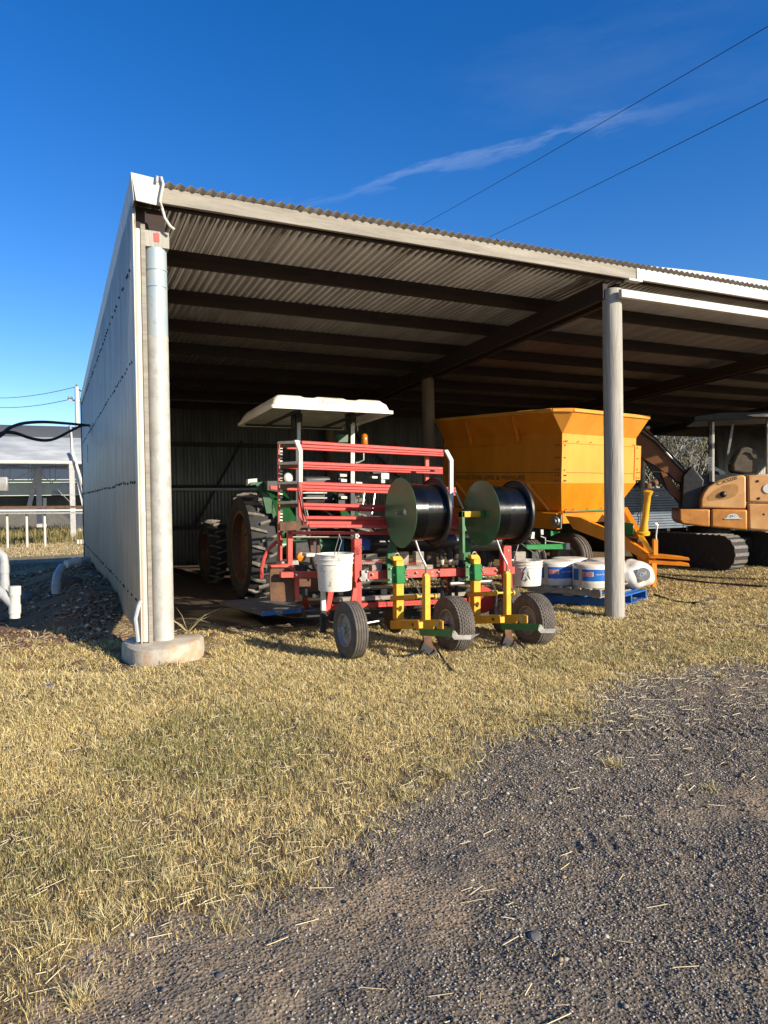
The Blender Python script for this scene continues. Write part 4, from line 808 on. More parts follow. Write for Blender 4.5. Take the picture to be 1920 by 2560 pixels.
def drum(c, r, h, label, ang):
    t = thing('tape_roll', label, 'roll', (c[0], c[1], c[2]), 0, 'white wrapped rolls of drip tape on the pallet'); C3 = np.array(c)
    MB().lathe(c, (0, 0, 1), [(0, .001), (0, r*.96), (.02, r*.985), (h*.2, r), (h*.22, r*1.004), (h*.24, r), (h*.9, r), (h*.97, r*.97), (h, r*.90), (h*1.01, r*.55), (h*.985, .001)], 48, False).build('wrapped_coil', wrap, t, ang=60)
    mb = MB(); n = 22; a0 = ang-1.05; a1 = ang+1.05; vs = []
    for i in range(n+1):
        a = a0+(a1-a0)*i/n
        for z in (h*.30, h*.80): vs.append(C3+np.array([math.cos(a)*(r+.003), math.sin(a)*(r+.003), z]))
    mb.add(vs, [(2*i, 2*i+2, 2*i+3, 2*i+1) for i in range(n)]); mb.build('label_band', labelb, t, fix=False)
    # red badge with white letters, then white type
    def wrapped(a_s, a_e, z0_, z1_, mt, nm, rr):
        mb = MB(); vs = []; k = 8
        for i in range(k+1):
            a = a_s+(a_e-a_s)*i/k
            for z in (z0_, z1_): vs.append(C3+np.array([math.cos(a)*rr, math.sin(a)*rr, z]))
        mb.add(vs, [(2*i, 2*i+2, 2*i+3, 2*i+1) for i in range(k)]); return mb.build(nm, mt, t, fix=False)
    bw = .155/r; wrapped(ang-bw*.62-.12, ang+bw*.42-.12+.03, h*.50, h*.68, labelw, 'badge_border', r+.005); wrapped(ang-bw*.55-.12, ang+bw*.38-.12, h*.515, h*.665, labelr, 'badge', r+.0065)
    s0 = ang-bw*.48-.12; text('TORO', 'badge_lettering', labelw, t, C3+np.array([math.cos(s0)*r, math.sin(s0)*r, h*.545]), (1, 0, 0), (0, 0, 1), h*.09, .009, width=.12, bend=(C3, r))
    s1 = ang+bw*.42+.02; text('AQUA-TRAXX', 'label_lettering', labelw, t, C3+np.array([math.cos(s1)*r, math.sin(s1)*r, h*.55]), (1, 0, 0), (0, 0, 1), h*.07, .006, width=.17, bend=(C3, r))
    wrapped(ang-.62, ang-.42, .01, h*.92, M('clear_tape_strip', (.62, .56, .46), (.5, .44, .35), 9, .3), 'tape_strip', r+.008)
    return t
zt = .165+.127
def at_pal(a, b): p = PN+ea*.14-eb*.16+ea*a+eb*b; return (float(p[0]), float(p[1]), zt)
cam_ang = lambda c: math.atan2(CP[1]-c[1], CP[0]-c[0])
dc = PD(1397, 1425, 10.2); DR = .285
cA = at_pal(.83, .30); cB = at_pal(.26, .32); cC = at_pal(.90, .88); cD = at_pal(.32, .90)
drum(cA, DR, .34, 'blue-labelled wrapped roll at the front left of the pallet, beside the white bucket', cam_ang(cA)+.0)
drum(cB, DR, .33, 'blue-labelled wrapped roll nearest the timber post, left of it', cam_ang(cB)-.1)
drum(cC, DR*.97, .34, 'wrapped roll at the back of the pallet behind the front left roll', cam_ang(cC)); drum(cD, DR*.97, .35, 'wrapped roll just right of the timber post', cam_ang(cD)+.25)
bc = at_pal(.02, 1.28); bg_ = thing('sack', 'bulging white sack with a dark grey printed end, right of the tape rolls', 'sack', (bc[0], bc[1], .17))
import bmesh
bm = bmesh.new(); bmesh.ops.create_uvsphere(bm, u_segments=28, v_segments=18, radius=1)
for v in bm.verts: q = 1+.07*math.sin(v.co.x*5+v.co.z*3)+.04*math.sin(v.co.y*9); v.co = Vector((v.co.x*.30*q, v.co.y*.27*q, .22+v.co.z*.22*q))
me = bpy.data.meshes.new('sack_body'); bm.to_mesh(me); bm.free(); me.materials.append(wrap); me.polygons.foreach_set('use_smooth', [True]*len(me.polygons)); o = bpy.data.objects.new('sack_body', me); COL.objects.link(o); o.parent = bg_
C3 = np.array([bc[0], bc[1], .39]); vd = nrmz(CP-C3); 
mb = MB(); sx = nrmz(np.cross((0, 0, 1), -vd)); sx = sx if sx[0] > 0 else -sx
ctr = C3+vd*.285+sx*.12; pts = [ctr+sx*(.10*math.cos(a))+np.array([0, 0, 1])*.10*math.sin(a)+vd*(-.05*max(0, math.cos(a))) for a in np.linspace(0, 2*math.pi, 20)[:-1]]
mb.ext(pts, -vd*.03); mb.build('dark_print', inkgrey, bg_); text('OR', 'sack_lettering', labelw, bg_, ctr-sx*.05+vd*.008+np.array([0, 0, -.04]), sx*.8+np.array([0, 0, .3]), np.array([0, 0, 1.]), .055, .004)
# black poly hose on the ground, right
for pts, lab in (([(1640, 1443), (1700, 1453), (1790, 1462), (1930, 1473)], 'black irrigation hose running along the straw at the right edge'), ([(1636, 1490), (1690, 1508), (1740, 1512), (1790, 1500)], 'short black hose lying on the straw right of the pallets')):
    w3 = [PZ(u, v, .0) for u, v in pts]
    for p in w3: p[2] = gz(p[0], p[1])+.03
    o = MB().tube(w3, .018, 8).build('hose', rubber_dk); setp(o, lab, 'hose')

# ------------------------------------------------------------------ tractor
tr = thing('tractor', 'green tractor with cream sun canopy parked facing the back wall behind the planter', 'tractor', (2.65, 4.2, 0))
green_tr = M('tractor_green', (.012, .085, .022), (.009, .06, .016), 6, .4, 0, .05, spots=(.5, .6, DIRT, 12))
def big_wheel(name, c, r, w_, rim, nl, lab=None):
    mb = MB(); mb.ring(c, (1, 0, 0), tyre_prof(r*.955, w_, rim, .85), 56); wh = mb.build(name, rubber_dk, tr, ang=40)
    base = None; C3 = np.array(c)
    for s_ in (-1, 1):
        lm = None
        for i in range(nl):
            th = 2*math.pi*(i+.5*(s_ > 0))/nl
            if lm is None:
                mb = MB(); a = .06*s_; pts = []
                rows = [(-.15, 0.0), (.5, .05), (.96, .10)]
                vs = []
                for q, sk in rows:
                    for wy in (-.5, .5):
                        for hh_ in (0, 1):
                            x = s_*(q*w_/2*.98-.01); tw = r*.045; ang_ = sk*.9; rad = r*(.95 if hh_ == 0 else 1.0-(.03 if q > .9 else 0)); y = rad*math.sin(ang_)+wy*tw*(1.3 if hh_ == 0 else 1.0); z = rad*math.cos(ang_)
                            vs.append((x, y, z))
                fs = []
                for k in range(2):
                    b = 4*k; fs += [(b+1, b+3, b+7, b+5), (b, b+4, b+5, b+1), (b+2, b+3, b+7, b+6)]
                fs += [(0, 1, 3, 2), (8, 10, 11, 9)]
                mb.add(vs, fs); me_o = mb.build('lug', lugm, None, fix=True); me_o.parent = wh; lm = me_o; me_o.matrix_basis = Matrix.Translation(Vector(c)-Vector(tr.location)-Vector(wh.location)) @ Matrix.Rotation(th, 4, 'X')
            else:
                o = lm.copy(); COL.objects.link(o); o.parent = wh; o.matrix_basis = Matrix.Translation(Vector(c)-Vector(tr.location)-Vector(wh.location)) @ Matrix.Rotation(th, 4, 'X')
    h = w_/2
    MB().lathe(c, (-1, 0, 0), [(-h*.8, rim*.98), (h*.5, rim*.97), (h*.78, rim*1.02), (h*.80, rim*.93), (h*.2, rim*.88), (h*.1, rim*.62), (h*.15, rim*.3), (h*.3, rim*.28), (h*.32, .001)], 40).build('rim', rim_rust, wh)
    mb = MB()
    for i in range(8): th = 2*math.pi*i/8; mb.lathe(C3+np.array([-h*.15, rim*.45*math.sin(th), rim*.45*math.cos(th)]), (-1, 0, 0), [(0, .02), (.03, .018)], 6)
    mb.build('wheel_nut', steel_grey, wh); return wh
big_wheel('rear_wheel', (1.86, 3.8, .05+.83), .84, .42, .56, 20); big_wheel('rear_wheel', (3.5, 3.8, .0+.84), .84, .42, .56, 20)
big_wheel('front_wheel', (1.80, 6.35, .05+.60), .60, .34, .38, 18); big_wheel('front_wheel', (3.45, 6.35, .60), .60, .34, .38, 18)
MB().box(2.38, 2.95, 4.6, 7.3, .95, 1.60).build('bonnet', green_tr, tr, bevel=.06, seg=3); MB().box(2.45, 2.88, 3.4, 6.9, .55, .95).build('chassis', steel_dark, tr, bevel=.02)
MB().tube([(1.9, 3.8, .88), (3.5, 3.8, .84)], .13, 14).build('rear_axle', green_deep, tr); MB().tube([(1.9, 6.35, .64), (3.4, 6.35, .62)], .07, 12).build('front_axle', green_deep, tr)
# fenders
for x0, x1 in ((2.04, 2.32), (3.05, 3.34)):
    mb = MB(); vs = []; n = 10
    for i in range(n+1):
        a = math.radians(-60+i*125/n); y = 3.8+1.0*math.sin(a); z = .86+.92*math.cos(a)
        vs += [(x0, y, z), (x1, y, z), (x1, y+.02*math.sin(a), z-.03), (x0, y+.02*math.sin(a), z-.03)]
    mb.add(vs, [(4*i+j, 4*i+(j+1) % 4, 4*i+4+(j+1) % 4, 4*i+4+j) for i in range(n) for j in range(4)]); mb.build('fender', green_tr, tr)
pbar2 = lambda n, mt, pts, Y, d, b=.004: pbar(n, mt, pts, Y, d, b, par=tr)
pbar2('fender_side', green_tr, [(626, 1206), (660, 1204), (665, 1208), (665, 1232), (680, 1250), (680, 1284), (666, 1284), (655, 1236), (640, 1212), (624, 1214)], 3.1, .06)
pbar2('fender_lamp_box', whitep, [(620, 1198), (643, 1196), (643, 1208), (620, 1214)], 3.2, .12); pbar2('post_bracket', steel_dark, [(668, 1202), (700, 1202), (700, 1230), (668, 1226)], 2.9, .2)
pbar2('tail_light', red, [(676, 1214), (694, 1214), (694, 1225), (676, 1224)], 2.88, .05); pbar2('tail_light', labelw, [(735, 1218), (745, 1218), (745, 1225), (735, 1225)], 2.85, .05)
MB().lathe((0, 0, 0), (0, 0, 1), [(0, .1)], 4, False) if False else None
lp = P(720, 1195, 2.95); MB().lathe(lp, (.25, -1, .1), [(-.12, .02), (-.06, .06), (0, .078), (.012, .08)], 20).build('work_lamp', steel_dark, tr); MB().lathe(lp+np.array([.003, -.016, 0]), (.25, -1, .1), [(0, .072), (.02, .055), (.025, .001)], 20).build('lamp_glass', glass, tr)
# ROPS posts
for ua, ub, w_ in ((739, 753, .0), (876, 888, .0)):
    Y = 2.95; pbar2('rollover_post', steel_dark, [(ua, 1028), (ub, 1028), (ub, 1350), (ua, 1350)], Y, .10, .008)
    pbar2('lit_post_front', steel_grey, [(ua+4, 1056), (ub-1, 1056), (ub-1, 1100), (ua+4, 1100)], Y-.012, .01, .002)  # pale strip painting the sunlit front of the post
    pbar2('post_head', steel_dark, [(ua-7, 1032), (ub+4, 1034), (ub+2, 1074), (ua-5, 1072)], Y+.02, .12, .006)
pbar2('lit_post_front', steel_grey, [(877, 1060), (887, 1060), (887, 1230), (877, 1230)], 2.93, .012, .002)  # longer pale strip, again the lit front of the right post
MB().tube([P(894, 1078, 2.9), P(894, 1052, 2.9)], .008, 6).build('grab_rail', steel_grey, tr); MB().tube([P(862, 1082, 3.0), P(861, 1062, 3.0), P(878, 1058, 3.0)], .01, 6).build('mirror_arm', steel_dark, tr)
pbar2('mesh_guard', green_tr, [(839, 1086), (872, 1086), (870, 1106), (846, 1106)], 3.3, .05)
# beacon
bq = P(911, 1085, 2.85); tw = P(911, 1112, 2.85); rr_ = .052
MB().lathe((bq[0], bq[1], tw[2]), (0, 0, 1), [(0, rr_*.9), (.02, rr_), (bq[2]-tw[2]-.03, rr_*.95), (bq[2]-tw[2], rr_*.55), (bq[2]-tw[2]+.005, .001)], 24).build('beacon_lens', amber, tr); MB().lathe((bq[0], bq[1], tw[2]-.035), (0, 0, 1), [(0, rr_*.6), (.01, rr_*1.02), (.034, rr_*1.02)], 20).build('beacon_base', orange, tr); MB().lathe((bq[0], bq[1], tw[2]+.01), (0, 0, 1), [(0, .02), (.07, .018)], 10).build('beacon_bulb', yellow, tr)
MB().tube([P(909, 1118, 2.85), P(909, 1150, 2.85), P(897, 1156, 2.9), P(890, 1157, 2.92)], .011, 8).build('beacon_stalk', whitep, tr)
# seat
MB().cbox(P(795, 1225, 3.35)+np.array([0, 0, -.0]), .48, .10, .42).build('seat_back', seatm, tr, bevel=.07, seg=4); MB().cbox(P(795, 1262, 3.6), .48, .5, .12).build('seat_cushion', seatm, tr, bevel=.04, seg=3)
for v in (1230, 1243): pbar2('seat_slat', steel_grey, [(757, v), (818, v), (818, v+4), (757, v+4)], 3.24, .01)
for u0, u1, v0, v1, mt, Y in ((850, 868, 1184, 1192, steel_grey, 3.0), (853, 868, 1197, 1205, whitep, 3.0), (853, 868, 1226, 1231, whitep, 3.0), (853, 868, 1240, 1247, whitep, 3.0), (846, 872, 1186, 1260, steel_dark, 3.05), (932, 974, 1162, 1166, whitep, 3.2), (931, 944, 1190, 1196, labelw, 3.2), (953, 973, 1182, 1198, steel_grey, 3.2), (953, 963, 1198, 1208, steel_grey, 3.2), (890, 906, 1204, 1214, steel_grey, 3.2), (932, 972, 1168, 1184, steel_dark, 3.25)):
    pbar2('control_box', mt, [(u0, v0), (u1, v0+1), (u1, v1), (u0, v1)], Y, .08, .003)
MB().ring(P(862, 1262, 4.3), (0, .5, 1), [(-.012, .19), (0, .205), (.012, .19), (0, .178)], 24).build('steering_wheel', plastic_bk, tr)
for u0, v0, u1, v1 in ((905, 1280, 912, 1225), (930, 1285, 938, 1230), (770, 1290, 765, 1270)): MB().tube([P(u0, v0, 3.3), P(u1, v1, 3.35)], .01, 6).build('lever', chrome, tr)
pbar2('dash_cowl', green_tr, [(890, 1232), (912, 1228), (910, 1262), (888, 1268)], 4.0, .3); pbar2('yellow_knob', yellow, [(875, 1282), (881, 1282), (881, 1291), (875, 1291)], 3.0, .03)
pbar2('hitch_frame', steel_dark, [(745, 1290), (1000, 1290), (1000, 1322), (745, 1322)], 3.4, .3)
# canopy: shallow dome with upturned rim
cz = 2.86; cx0, cx1, cy0, cy1 = 1.74, 3.52, 2.1, 3.95
cp = []; mb = MB(); nu, nv = 28, 22; vs = []
def dome(a, b):
    e = min(a, 1-a)*1.78; f_ = min(b, 1-b)*1.85; ea2 = 1-max(0, 1-e/.16)**2; fb2 = 1-max(0, 1-f_/.16)**2; h = .0+.155*(max(0, ea2)*max(0, fb2))**.6
    h += .018*(abs(((a*3.0) % 1)-.5) < .34)*(e > .1)*(f_ > .1)
    return h
for j in range(nv+1):
    for i in range(nu+1):
        a, b = i/nu, j/nv; vs.append((cx0+(cx1-cx0)*a, cy0+(cy1-cy0)*b, cz-.055*b-.012*a+dome(a, b)))
fs = [(j*(nu+1)+i, j*(nu+1)+i+1, (j+1)*(nu+1)+i+1, (j+1)*(nu+1)+i) for j in range(nv) for i in range(nu)]; mb.add(vs, fs); cn = mb.build('canopy', canopym, tr, fix=False, ang=50)
sd = cn.modifiers.new('thickness', 'SOLIDIFY'); sd.thickness = .008; sd.offset = -1
mb = MB()
z0_ = cz-.045
for A, B in (((cx0, cy0, cz+.004), (cx1, cy0, cz-.008)), ((cx0, cy0, cz+.004), (cx0, cy1, cz-.055)), ((cx1, cy0, cz-.008), (cx1, cy1, cz-.063)), ((cx0, cy1, cz-.055), (cx1, cy1, cz-.067))): mb.bar(np.array(A)-(0, 0, .02), np.array(B)-(0, 0, .02), .02, .05)
mb.build('canopy_lip', canopym, cn, bevel=.006)
for x in (2.15, 3.12): MB().bar((x, cy0+.12, cz-.035), (x, cy1-.05, cz-.085), .05, .03).build('canopy_rib', steel_dark, cn)
MB().bar((cx0+.08, cy1-.12, cz-.085), (cx1-.08, cy1-.12, cz-.095), .04, .03).build('canopy_rib', steel_dark, cn)
for u in (830, 886): MB().cbox((2.30 if u < 850 else 2.72, 2.75, cz+.118), .09, .35, .03).build('canopy_clip', steel_grey, cn, bevel=.01)
# badge on the canopy's front slope
o0 = P(807, 1004.5, 2.085); o1 = P(853, 1007.5, 2.085); text('BARE-CO', 'canopy_lettering', inkgrey, cn, o0, o1-o0, (0, .25, 1), .035, .004, width=float(np.linalg.norm(o1-o0)))
bc_ = (o0+o1)/2+np.array([0, 0, .016]); xd_ = nrmz(o1-o0); el = [bc_+xd_*.15*math.cos(a)+np.array([0, .25, 1])/1.03*.045*math.sin(a)+np.array([0, -.004, 0]) for a in np.linspace(0, 2*math.pi, 40)]
MB().tube(el, .003, 4, False).build('badge_outline', inkgrey, cn)

# ------------------------------------------------------------------ lime and manure spreader (own frame: x to the right along its front, y to its rear)
SO = (6.86, 2.56, 0.); SYAW = math.radians(11.5); SPIT = math.radians(2.2)
sp = thing('manure_spreader', 'orange lime and manure spreader with flared hopper and drawbar behind the timber post', 'spreader', SO, SYAW, None, SPIT)
W_, L_ = 2.13, 2.98
def oring(x0, x1, y0, y1, z, c): return [(x0+c, y0, z), (x1-c, y0, z), (x1, y0+c, z), (x1, y1-c, z), (x1-c, y1, z), (x0+c, y1, z), (x0, y1-c, z), (x0, y0+c, z)]
rings = [oring(.22, W_-.36, .16, L_-.1, 1.33, .002), oring(.0, W_+.02, .0, L_, 1.82, .002), oring(0, W_, 0, L_, 2.50, .002), oring(0, W_, 0, L_, 2.66, .002), oring(-.27, W_+.26, -.24, L_+.2, 3.00, .24)]
names = ['hopper_front_lower', None]
def facepart(a, b, idx, name, mat, th=.006):
    A, B = rings[a], rings[b]; i0, i1 = idx; q = [A[i0], A[i1], B[i1], B[i0]]; q = [np.array(p) for p in q]
    n = nrmz(np.cross(q[1]-q[0], q[2]-q[0])); cen = np.array([W_/2, L_/2, 2.2]); n = n if n@(cen-q[0]) > 0 else -n
    return MB().ext(q, n*th).build(name, mat, sp, bevel=.002)
for lv, nm, mt in ((0, 'lower', orange), (1, 'middle', orange_pale), (2, 'upper', orange_pale), (3, 'flare', orange_pale)):
    for i0, i1, side in ((0, 1, 'front'), (2, 3, 'right'), (4, 5, 'rear'), (6, 7, 'left')): facepart(lv, lv+1, (i0, i1), 'hopper_%s_panel' % side, mt if side == 'front' else orange)
    if lv == 3:
        for i0, i1 in ((1, 2), (3, 4), (5, 6), (7, 0)): facepart(lv, lv+1, (i0, i1), 'hopper_corner_gusset', orange_pale)
# rim around the top
top = rings[4]; 
for i in range(8):
    a, b = np.array(top[i]), np.array(top[(i+1) % 8]); MB().bar(a+(0, 0, .03), b+(0, 0, .03), .05, .06).build('hopper_rim', orange_pale, sp, bevel=.006)
# flanges, seams, bolts
MB().box(-.012, .10, -.012, -.004, 1.84, 2.49).build('corner_flange', orange_pale, sp); MB().box(W_-.05, W_+.14, -.016, -.004, 1.88, 2.52).build('corner_flange', orange_pale, sp, bevel=.002)
MB().box(0.02, W_-.06, -.008, -.001, 2.495, 2.503).build('seam_lip', orange, sp); MB().box(.12, W_-.06, -.0035, -.001, 1.995, 2.003).build('panel_joint', rusty, sp)
MB().box(-.008, -.001, .02, L_-.02, 2.495, 2.507).build('seam_lip', orange, sp); MB().box(-.006, -.001, .02, L_-.02, 1.995, 2.003).build('panel_joint', rusty, sp); MB().box(-.05, -.002, 1.3, L_-.02, 2.50, 2.515).build('side_ledge', orange, sp)
mb = MB()
for x, z in [(.05, q) for q in (1.86, 1.95, 2.04, 2.25, 2.46)]+[(W_+.02, q) for q in (1.92, 2.02, 2.08, 2.28, 2.48)]+[(W_+.09, 1.92), (W_+.09, 2.02), (.09, 1.86), (.09, 1.95)]+[(q, 2.53) for q in (.05, .1, .4, .75, 1.2, 1.6, W_-.1)]+[(q*1.0, 1.36) for q in (.3, .5, .9, 1.3)]:
    yy = -.018 if z > 1.5 else .13; mb.lathe((x, yy, z), (0, -1, 0), [(0, .013), (.012, .012), (.014, .004)], 6)
for y in (.05, .12): 
    for z in (1.86, 1.95, 2.05, 2.25, 2.46): mb.lathe((-.01, y, z), (-1, 0, 0), [(0, .013), (.012, .012)], 6)
mb.build('hopper_bolt', rusty, sp)
text('TUFFASS 5500 LIME & MANURE', 'side_lettering', M('faded_lettering', (.10, .06, .03), (.20, .09, .02), 30, .6), sp, (-.010, 2.75, 1.86), (0, -1, 0), (0, 0, 1), .085, .001, width=1.95)
for y in (.75, 1.75, 2.6): MB().bar((-.0, y+.0, 1.80), (.20, y-.35, 1.33), .05, .05).build('side_brace', orange, sp, bevel=.004)
for y in (.9, 2.1): MB().bar((-.24, y, 2.98), (-.03, y+.05, 2.55), .04, .05).build('flare_brace', orange, sp)
# chassis and gear
MB().box(.2, W_-.35, .12, L_-.05, 1.18, 1.32).build('chassis_rail', orange, sp, bevel=.01); MB().box(.12, W_-.3, .05, .5, 1.12, 1.30).build('front_skirt', orange, sp, bevel=.01)
MB().box(.14, W_-.33, .02, .05, 1.32, 1.345).build('skirt_lip', green_deep, sp)
MB().box(.08, .19, .15, L_-.2, 1.02, 1.30).build('side_skirt', orange, sp, bevel=.006)
hb = np.array([.10, .16, 1.16]); mb = MB()
mb.lathe(hb+(-.02, 0, 0), (-1, 0, 0), [(0, .085), (.03, .08), (.032, .045), (.06, .042)], 20); mb.cbox(hb, .02, .20, .24)
for a in range(6): mb.lathe(hb+np.array([-.04, .06*math.cos(a), .06*math.sin(a)]), (-1, 0, 0), [(0, .012), (.015, .01)], 6)
mb.build('bearing_housing', steel_grey, sp)
# wheels on a walking axle
for x in (.30, W_-.5):
    for y in (1.05, 2.35):
        zc = .43-math.tan(SPIT)*y
        mb = MB(); pr = tyre_prof(.43, .30, .22, .88); pr2 = []
        for i, (h, r) in enumerate(pr): pr2.append((h, r)); 
        mb.ring((x, y, zc), (1, 0, 0), [(-.10, .22), (-.15, .30), (-.15, .38), (-.12, .42), (-.09, .425), (-.085, .41), (-.065, .41), (-.06, .428), (-.02, .43), (-.015, .415), (.015, .415), (.02, .43), (.06, .428), (.065, .41), (.085, .41), (.09, .425), (.12, .42), (.15, .38), (.15, .30), (.10, .22)], 40); wh = mb.build('wheel', rubber, sp)
        MB().lathe((x, y, zc), (-1, 0, 0), [(-.1, .22), (.09, .22), (.12, .23), (.05, .19), (.03, .08), (.08, .07), (.09, .001)], 28).build('rim', rimg, wh)
MB().box(.2, W_-.3, 1.6, 1.75, .40, .55).build('axle', steel_dark, sp)
# drawbar: two converging beams, jack leg, hitch, stand, PTO shaft  (given in world positions, turned into the spreader's frame)
inv = (Matrix.Translation(Vector(SO)) @ Matrix.Rotation(SYAW, 4, 'Z') @ Matrix.Rotation(SPIT, 4, 'X')).inverted()
def loc(p): q = inv @ Vector((float(p[0]), float(p[1]), float(p[2]))); return np.array(q)
D0 = 11.4
ds = lambda u, v, d: loc(PD(u, v, d))
MB().ext([ds(1413, 1290, 11.9), ds(1450, 1293, 11.8), ds(1560, 1342, 11.3), ds(1620, 1384, 11.1), ds(1612, 1402, 11.1), ds(1560, 1371, 11.3), ds(1452, 1330, 11.8), ds(1432, 1322, 11.9)], (.10, .02, 0)).build('drawbar_beam', orange, sp, bevel=.006)
MB().bar(ds(1560, 1275, 12.6), ds(1615, 1372, 11.3), .10, .12).build('drawbar_beam', orange, sp, bevel=.006); MB().bar(ds(1473, 1303, 11.7), ds(1477, 1334, 11.72), .03, .02).build('drawbar_gusset', yellow, sp)
MB().bar(ds(1600, 1343, 11.1), ds(1638, 1388, 11.0), .05, .05).build('hitch_stay', yellow, sp)
MB().ext([ds(1618, 1383, 11.0), ds(1722, 1394, 10.8), ds(1725, 1401, 10.8), ds(1625, 1395, 11.0)], (.12, .22, 0)).build('hitch_tongue', orange, sp, bevel=.004); MB().ext([ds(1622, 1400, 11.0), ds(1722, 1408, 10.8), ds(1725, 1416, 10.8), ds(1622, 1410, 11.0)], (.12, .22, 0)).build('hitch_tongue', orange, sp, bevel=.004)
MB().ext([ds(1612, 1384, 11.1), ds(1640, 1385, 11.0), ds(1640, 1410, 11.0), ds(1618, 1407, 11.1)], (.08, .22, 0)).build('hitch_block', orange, sp, bevel=.006)
MB().ext([ds(1634, 1348, 10.95), ds(1645, 1348, 10.95), ds(1645, 1388, 10.95), ds(1634, 1388, 10.95)], (.05, .06, 0)).build('jack_housing', orange, sp, bevel=.004)
MB().ext([ds(1630, 1408, 10.95), ds(1642, 1408, 10.95), ds(1641, 1468, 10.95), ds(1631, 1468, 10.95)], (.06, .06, 0)).build('jack_leg', orange, sp, bevel=.004)
MB().tube([ds(1640, 1348, 10.95), ds(1640, 1340, 10.95), ds(1642, 1322, 10.95), ds(1643, 1312, 10.95), ds(1639, 1309, 10.95)], .014, 8).build('jack_crank', chrome, sp)
MB().ext([ds(1560, 1305, 11.8), ds(1585, 1308, 11.7), ds(1584, 1335, 11.7), ds(1562, 1342, 11.8)], (.1, .1, 0)).build('gearbox_guard', green, sp, bevel=.01)
MB().lathe(ds(1608, 1335, 11.2), ds(1622, 1220, 11.0)-ds(1608, 1335, 11.2), [(0, .10), (.04, .10), (.05, .07), (.12, .062), (.18, .05), (.62, .048), (.66, .062), (.70, .075)], 20).build('shaft_guard', yellow, sp)
mb = MB(); a_, b_ = ds(1620, 1216, 11.0), ds(1636, 1208, 11.0); mb.lathe(a_-(0, 0, .03), (0, 0, 1), [(0, .06), (.08, .05)], 12); mb.lathe(b_, (.8, .1, .2), [(-.05, .045), (.04, .05), (.05, .03)], 12); mb.tube([ds(1622, 1205, 11), ds(1634, 1204, 11), ds(1641, 1212, 11)], .022, 8); mb.build('universal_joint', rusty, sp)
MB().tube([ds(1598, 1350, 11.2), ds(1575, 1345, 11.4)], .03, 8).build('drive_shaft', steel_dark, sp)

# green implement parked under / behind the spreader's left side
gi = thing('green_seeder_frame', 'green painted toolbar end low in the dark behind the right reel', 'farm implement', (5.4, 2.8, 0))
pg = lambda n, mt, pts, Y, d: pbar(n, mt, pts, Y, d, .004, par=gi)
pg('beam', green, [(1316, 1362), (1414, 1360), (1414, 1373), (1318, 1374)], 2.4, .12); pg('beam_end', whitep, [(1415, 1358), (1425, 1358), (1426, 1374), (1415, 1374)], 2.4, .13)
pg('flag_plate', green, [(1377, 1327), (1402, 1330), (1377, 1341)], 2.5, .02); pg('lamp_plate', whitep, [(1331, 1330), (1337, 1330), (1336, 1347), (1327, 1347)], 2.5, .03); pg('lamp_plate', whitep, [(1352, 1324), (1359, 1324), (1359, 1337), (1353, 1337)], 2.5, .03)
MB().tube([P(1363, 1360, 2.4), P(1363, 1345, 2.4), P(1352, 1341, 2.4)], .012, 6).build('pin', chrome, gi); MB().tube([P(1363, 1352, 2.38), P(1412, 1358, 2.38)], .008, 6).build('rod', chrome, gi)
pg('side_frame', green_deep, [(1150, 1310), (1310, 1318), (1310, 1352), (1150, 1345)], 2.6, .15); pg('leg', steel_dark, [(1330, 1374), (1342, 1374), (1342, 1440), (1330, 1440)], 2.5, .1)

# ------------------------------------------------------------------ excavator
EX = thing('excavator', 'faded orange compact excavator on black rubber tracks at the right edge, boom reaching left', 'excavator', (12.4, 3.6, 0))
HP = (11.75, 3.55, 1.2); HN = nrmz((-.66, -.75, 0)); HD = -HN   # side of the house faces the viewer
def eh(name, mat, pts, inset, depth, bev=.01, seg=2, pt=HP, n=HN):
    base = np.array(pt)-np.array(n)*inset; return MB().ext([PP(u, v, base, n) for u, v in pts], -np.array(n)*depth).build(name, mat, EX, bevel=bev, seg=seg)
eh('side_cover', excm, [(1752, 1270), (1752, 1247), (1758, 1232), (1772, 1215), (1800, 1200), (1830, 1191), (1858, 1187), (1866, 1192), (1866, 1272)], 0, 1.35, .05, 3)
eh('rear_cover', excm, [(1869, 1188), (1960, 1184), (1960, 1258), (1870, 1256)], -.01, 1.45, .04, 3)
eh('rear_cover', excm, [(1870, 1259), (1960, 1261), (1960, 1329), (1872, 1325)], -.02, 1.5, .04, 3)
eh('skirt_panel', excm2, [(1698, 1273), (1776, 1273), (1776, 1318), (1706, 1311), (1698, 1300)], -.02, 1.45, .04, 3); eh('skirt_panel', excm2, [(1778, 1273), (1869, 1274), (1869, 1325), (1778, 1319)], -.03, 1.5, .04, 3)
# scooped air intake
sc_ = [(1768, 1244), (1785, 1226), (1810, 1213), (1834, 1209), (1845, 1214), (1846, 1228), (1838, 1240), (1822, 1247), (1796, 1250), (1772, 1252)]
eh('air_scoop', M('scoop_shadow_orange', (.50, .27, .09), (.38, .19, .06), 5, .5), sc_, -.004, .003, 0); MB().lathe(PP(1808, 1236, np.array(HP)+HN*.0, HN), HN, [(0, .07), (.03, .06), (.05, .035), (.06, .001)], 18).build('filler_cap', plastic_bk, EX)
tp = PP(1793, 1214, np.array(HP)+HN*.004, HN); tq = PP(1843, 1198, np.array(HP)+HN*.004, HN)
text('CX50B', 'model_lettering', ink, EX, tp, tq-tp, (0, 0, 1), .075, .004, width=float(np.linalg.norm(tq-tp)))
mb = MB()
for u, v in ((1894, 1203), (1897, 1246), (1909, 1286), (1914, 1222)): mb.lathe(PP(u, v, np.array(HP)+HN*.015, HN), HN, [(0, .028), (.006, .024), (.008, .002)], 14)
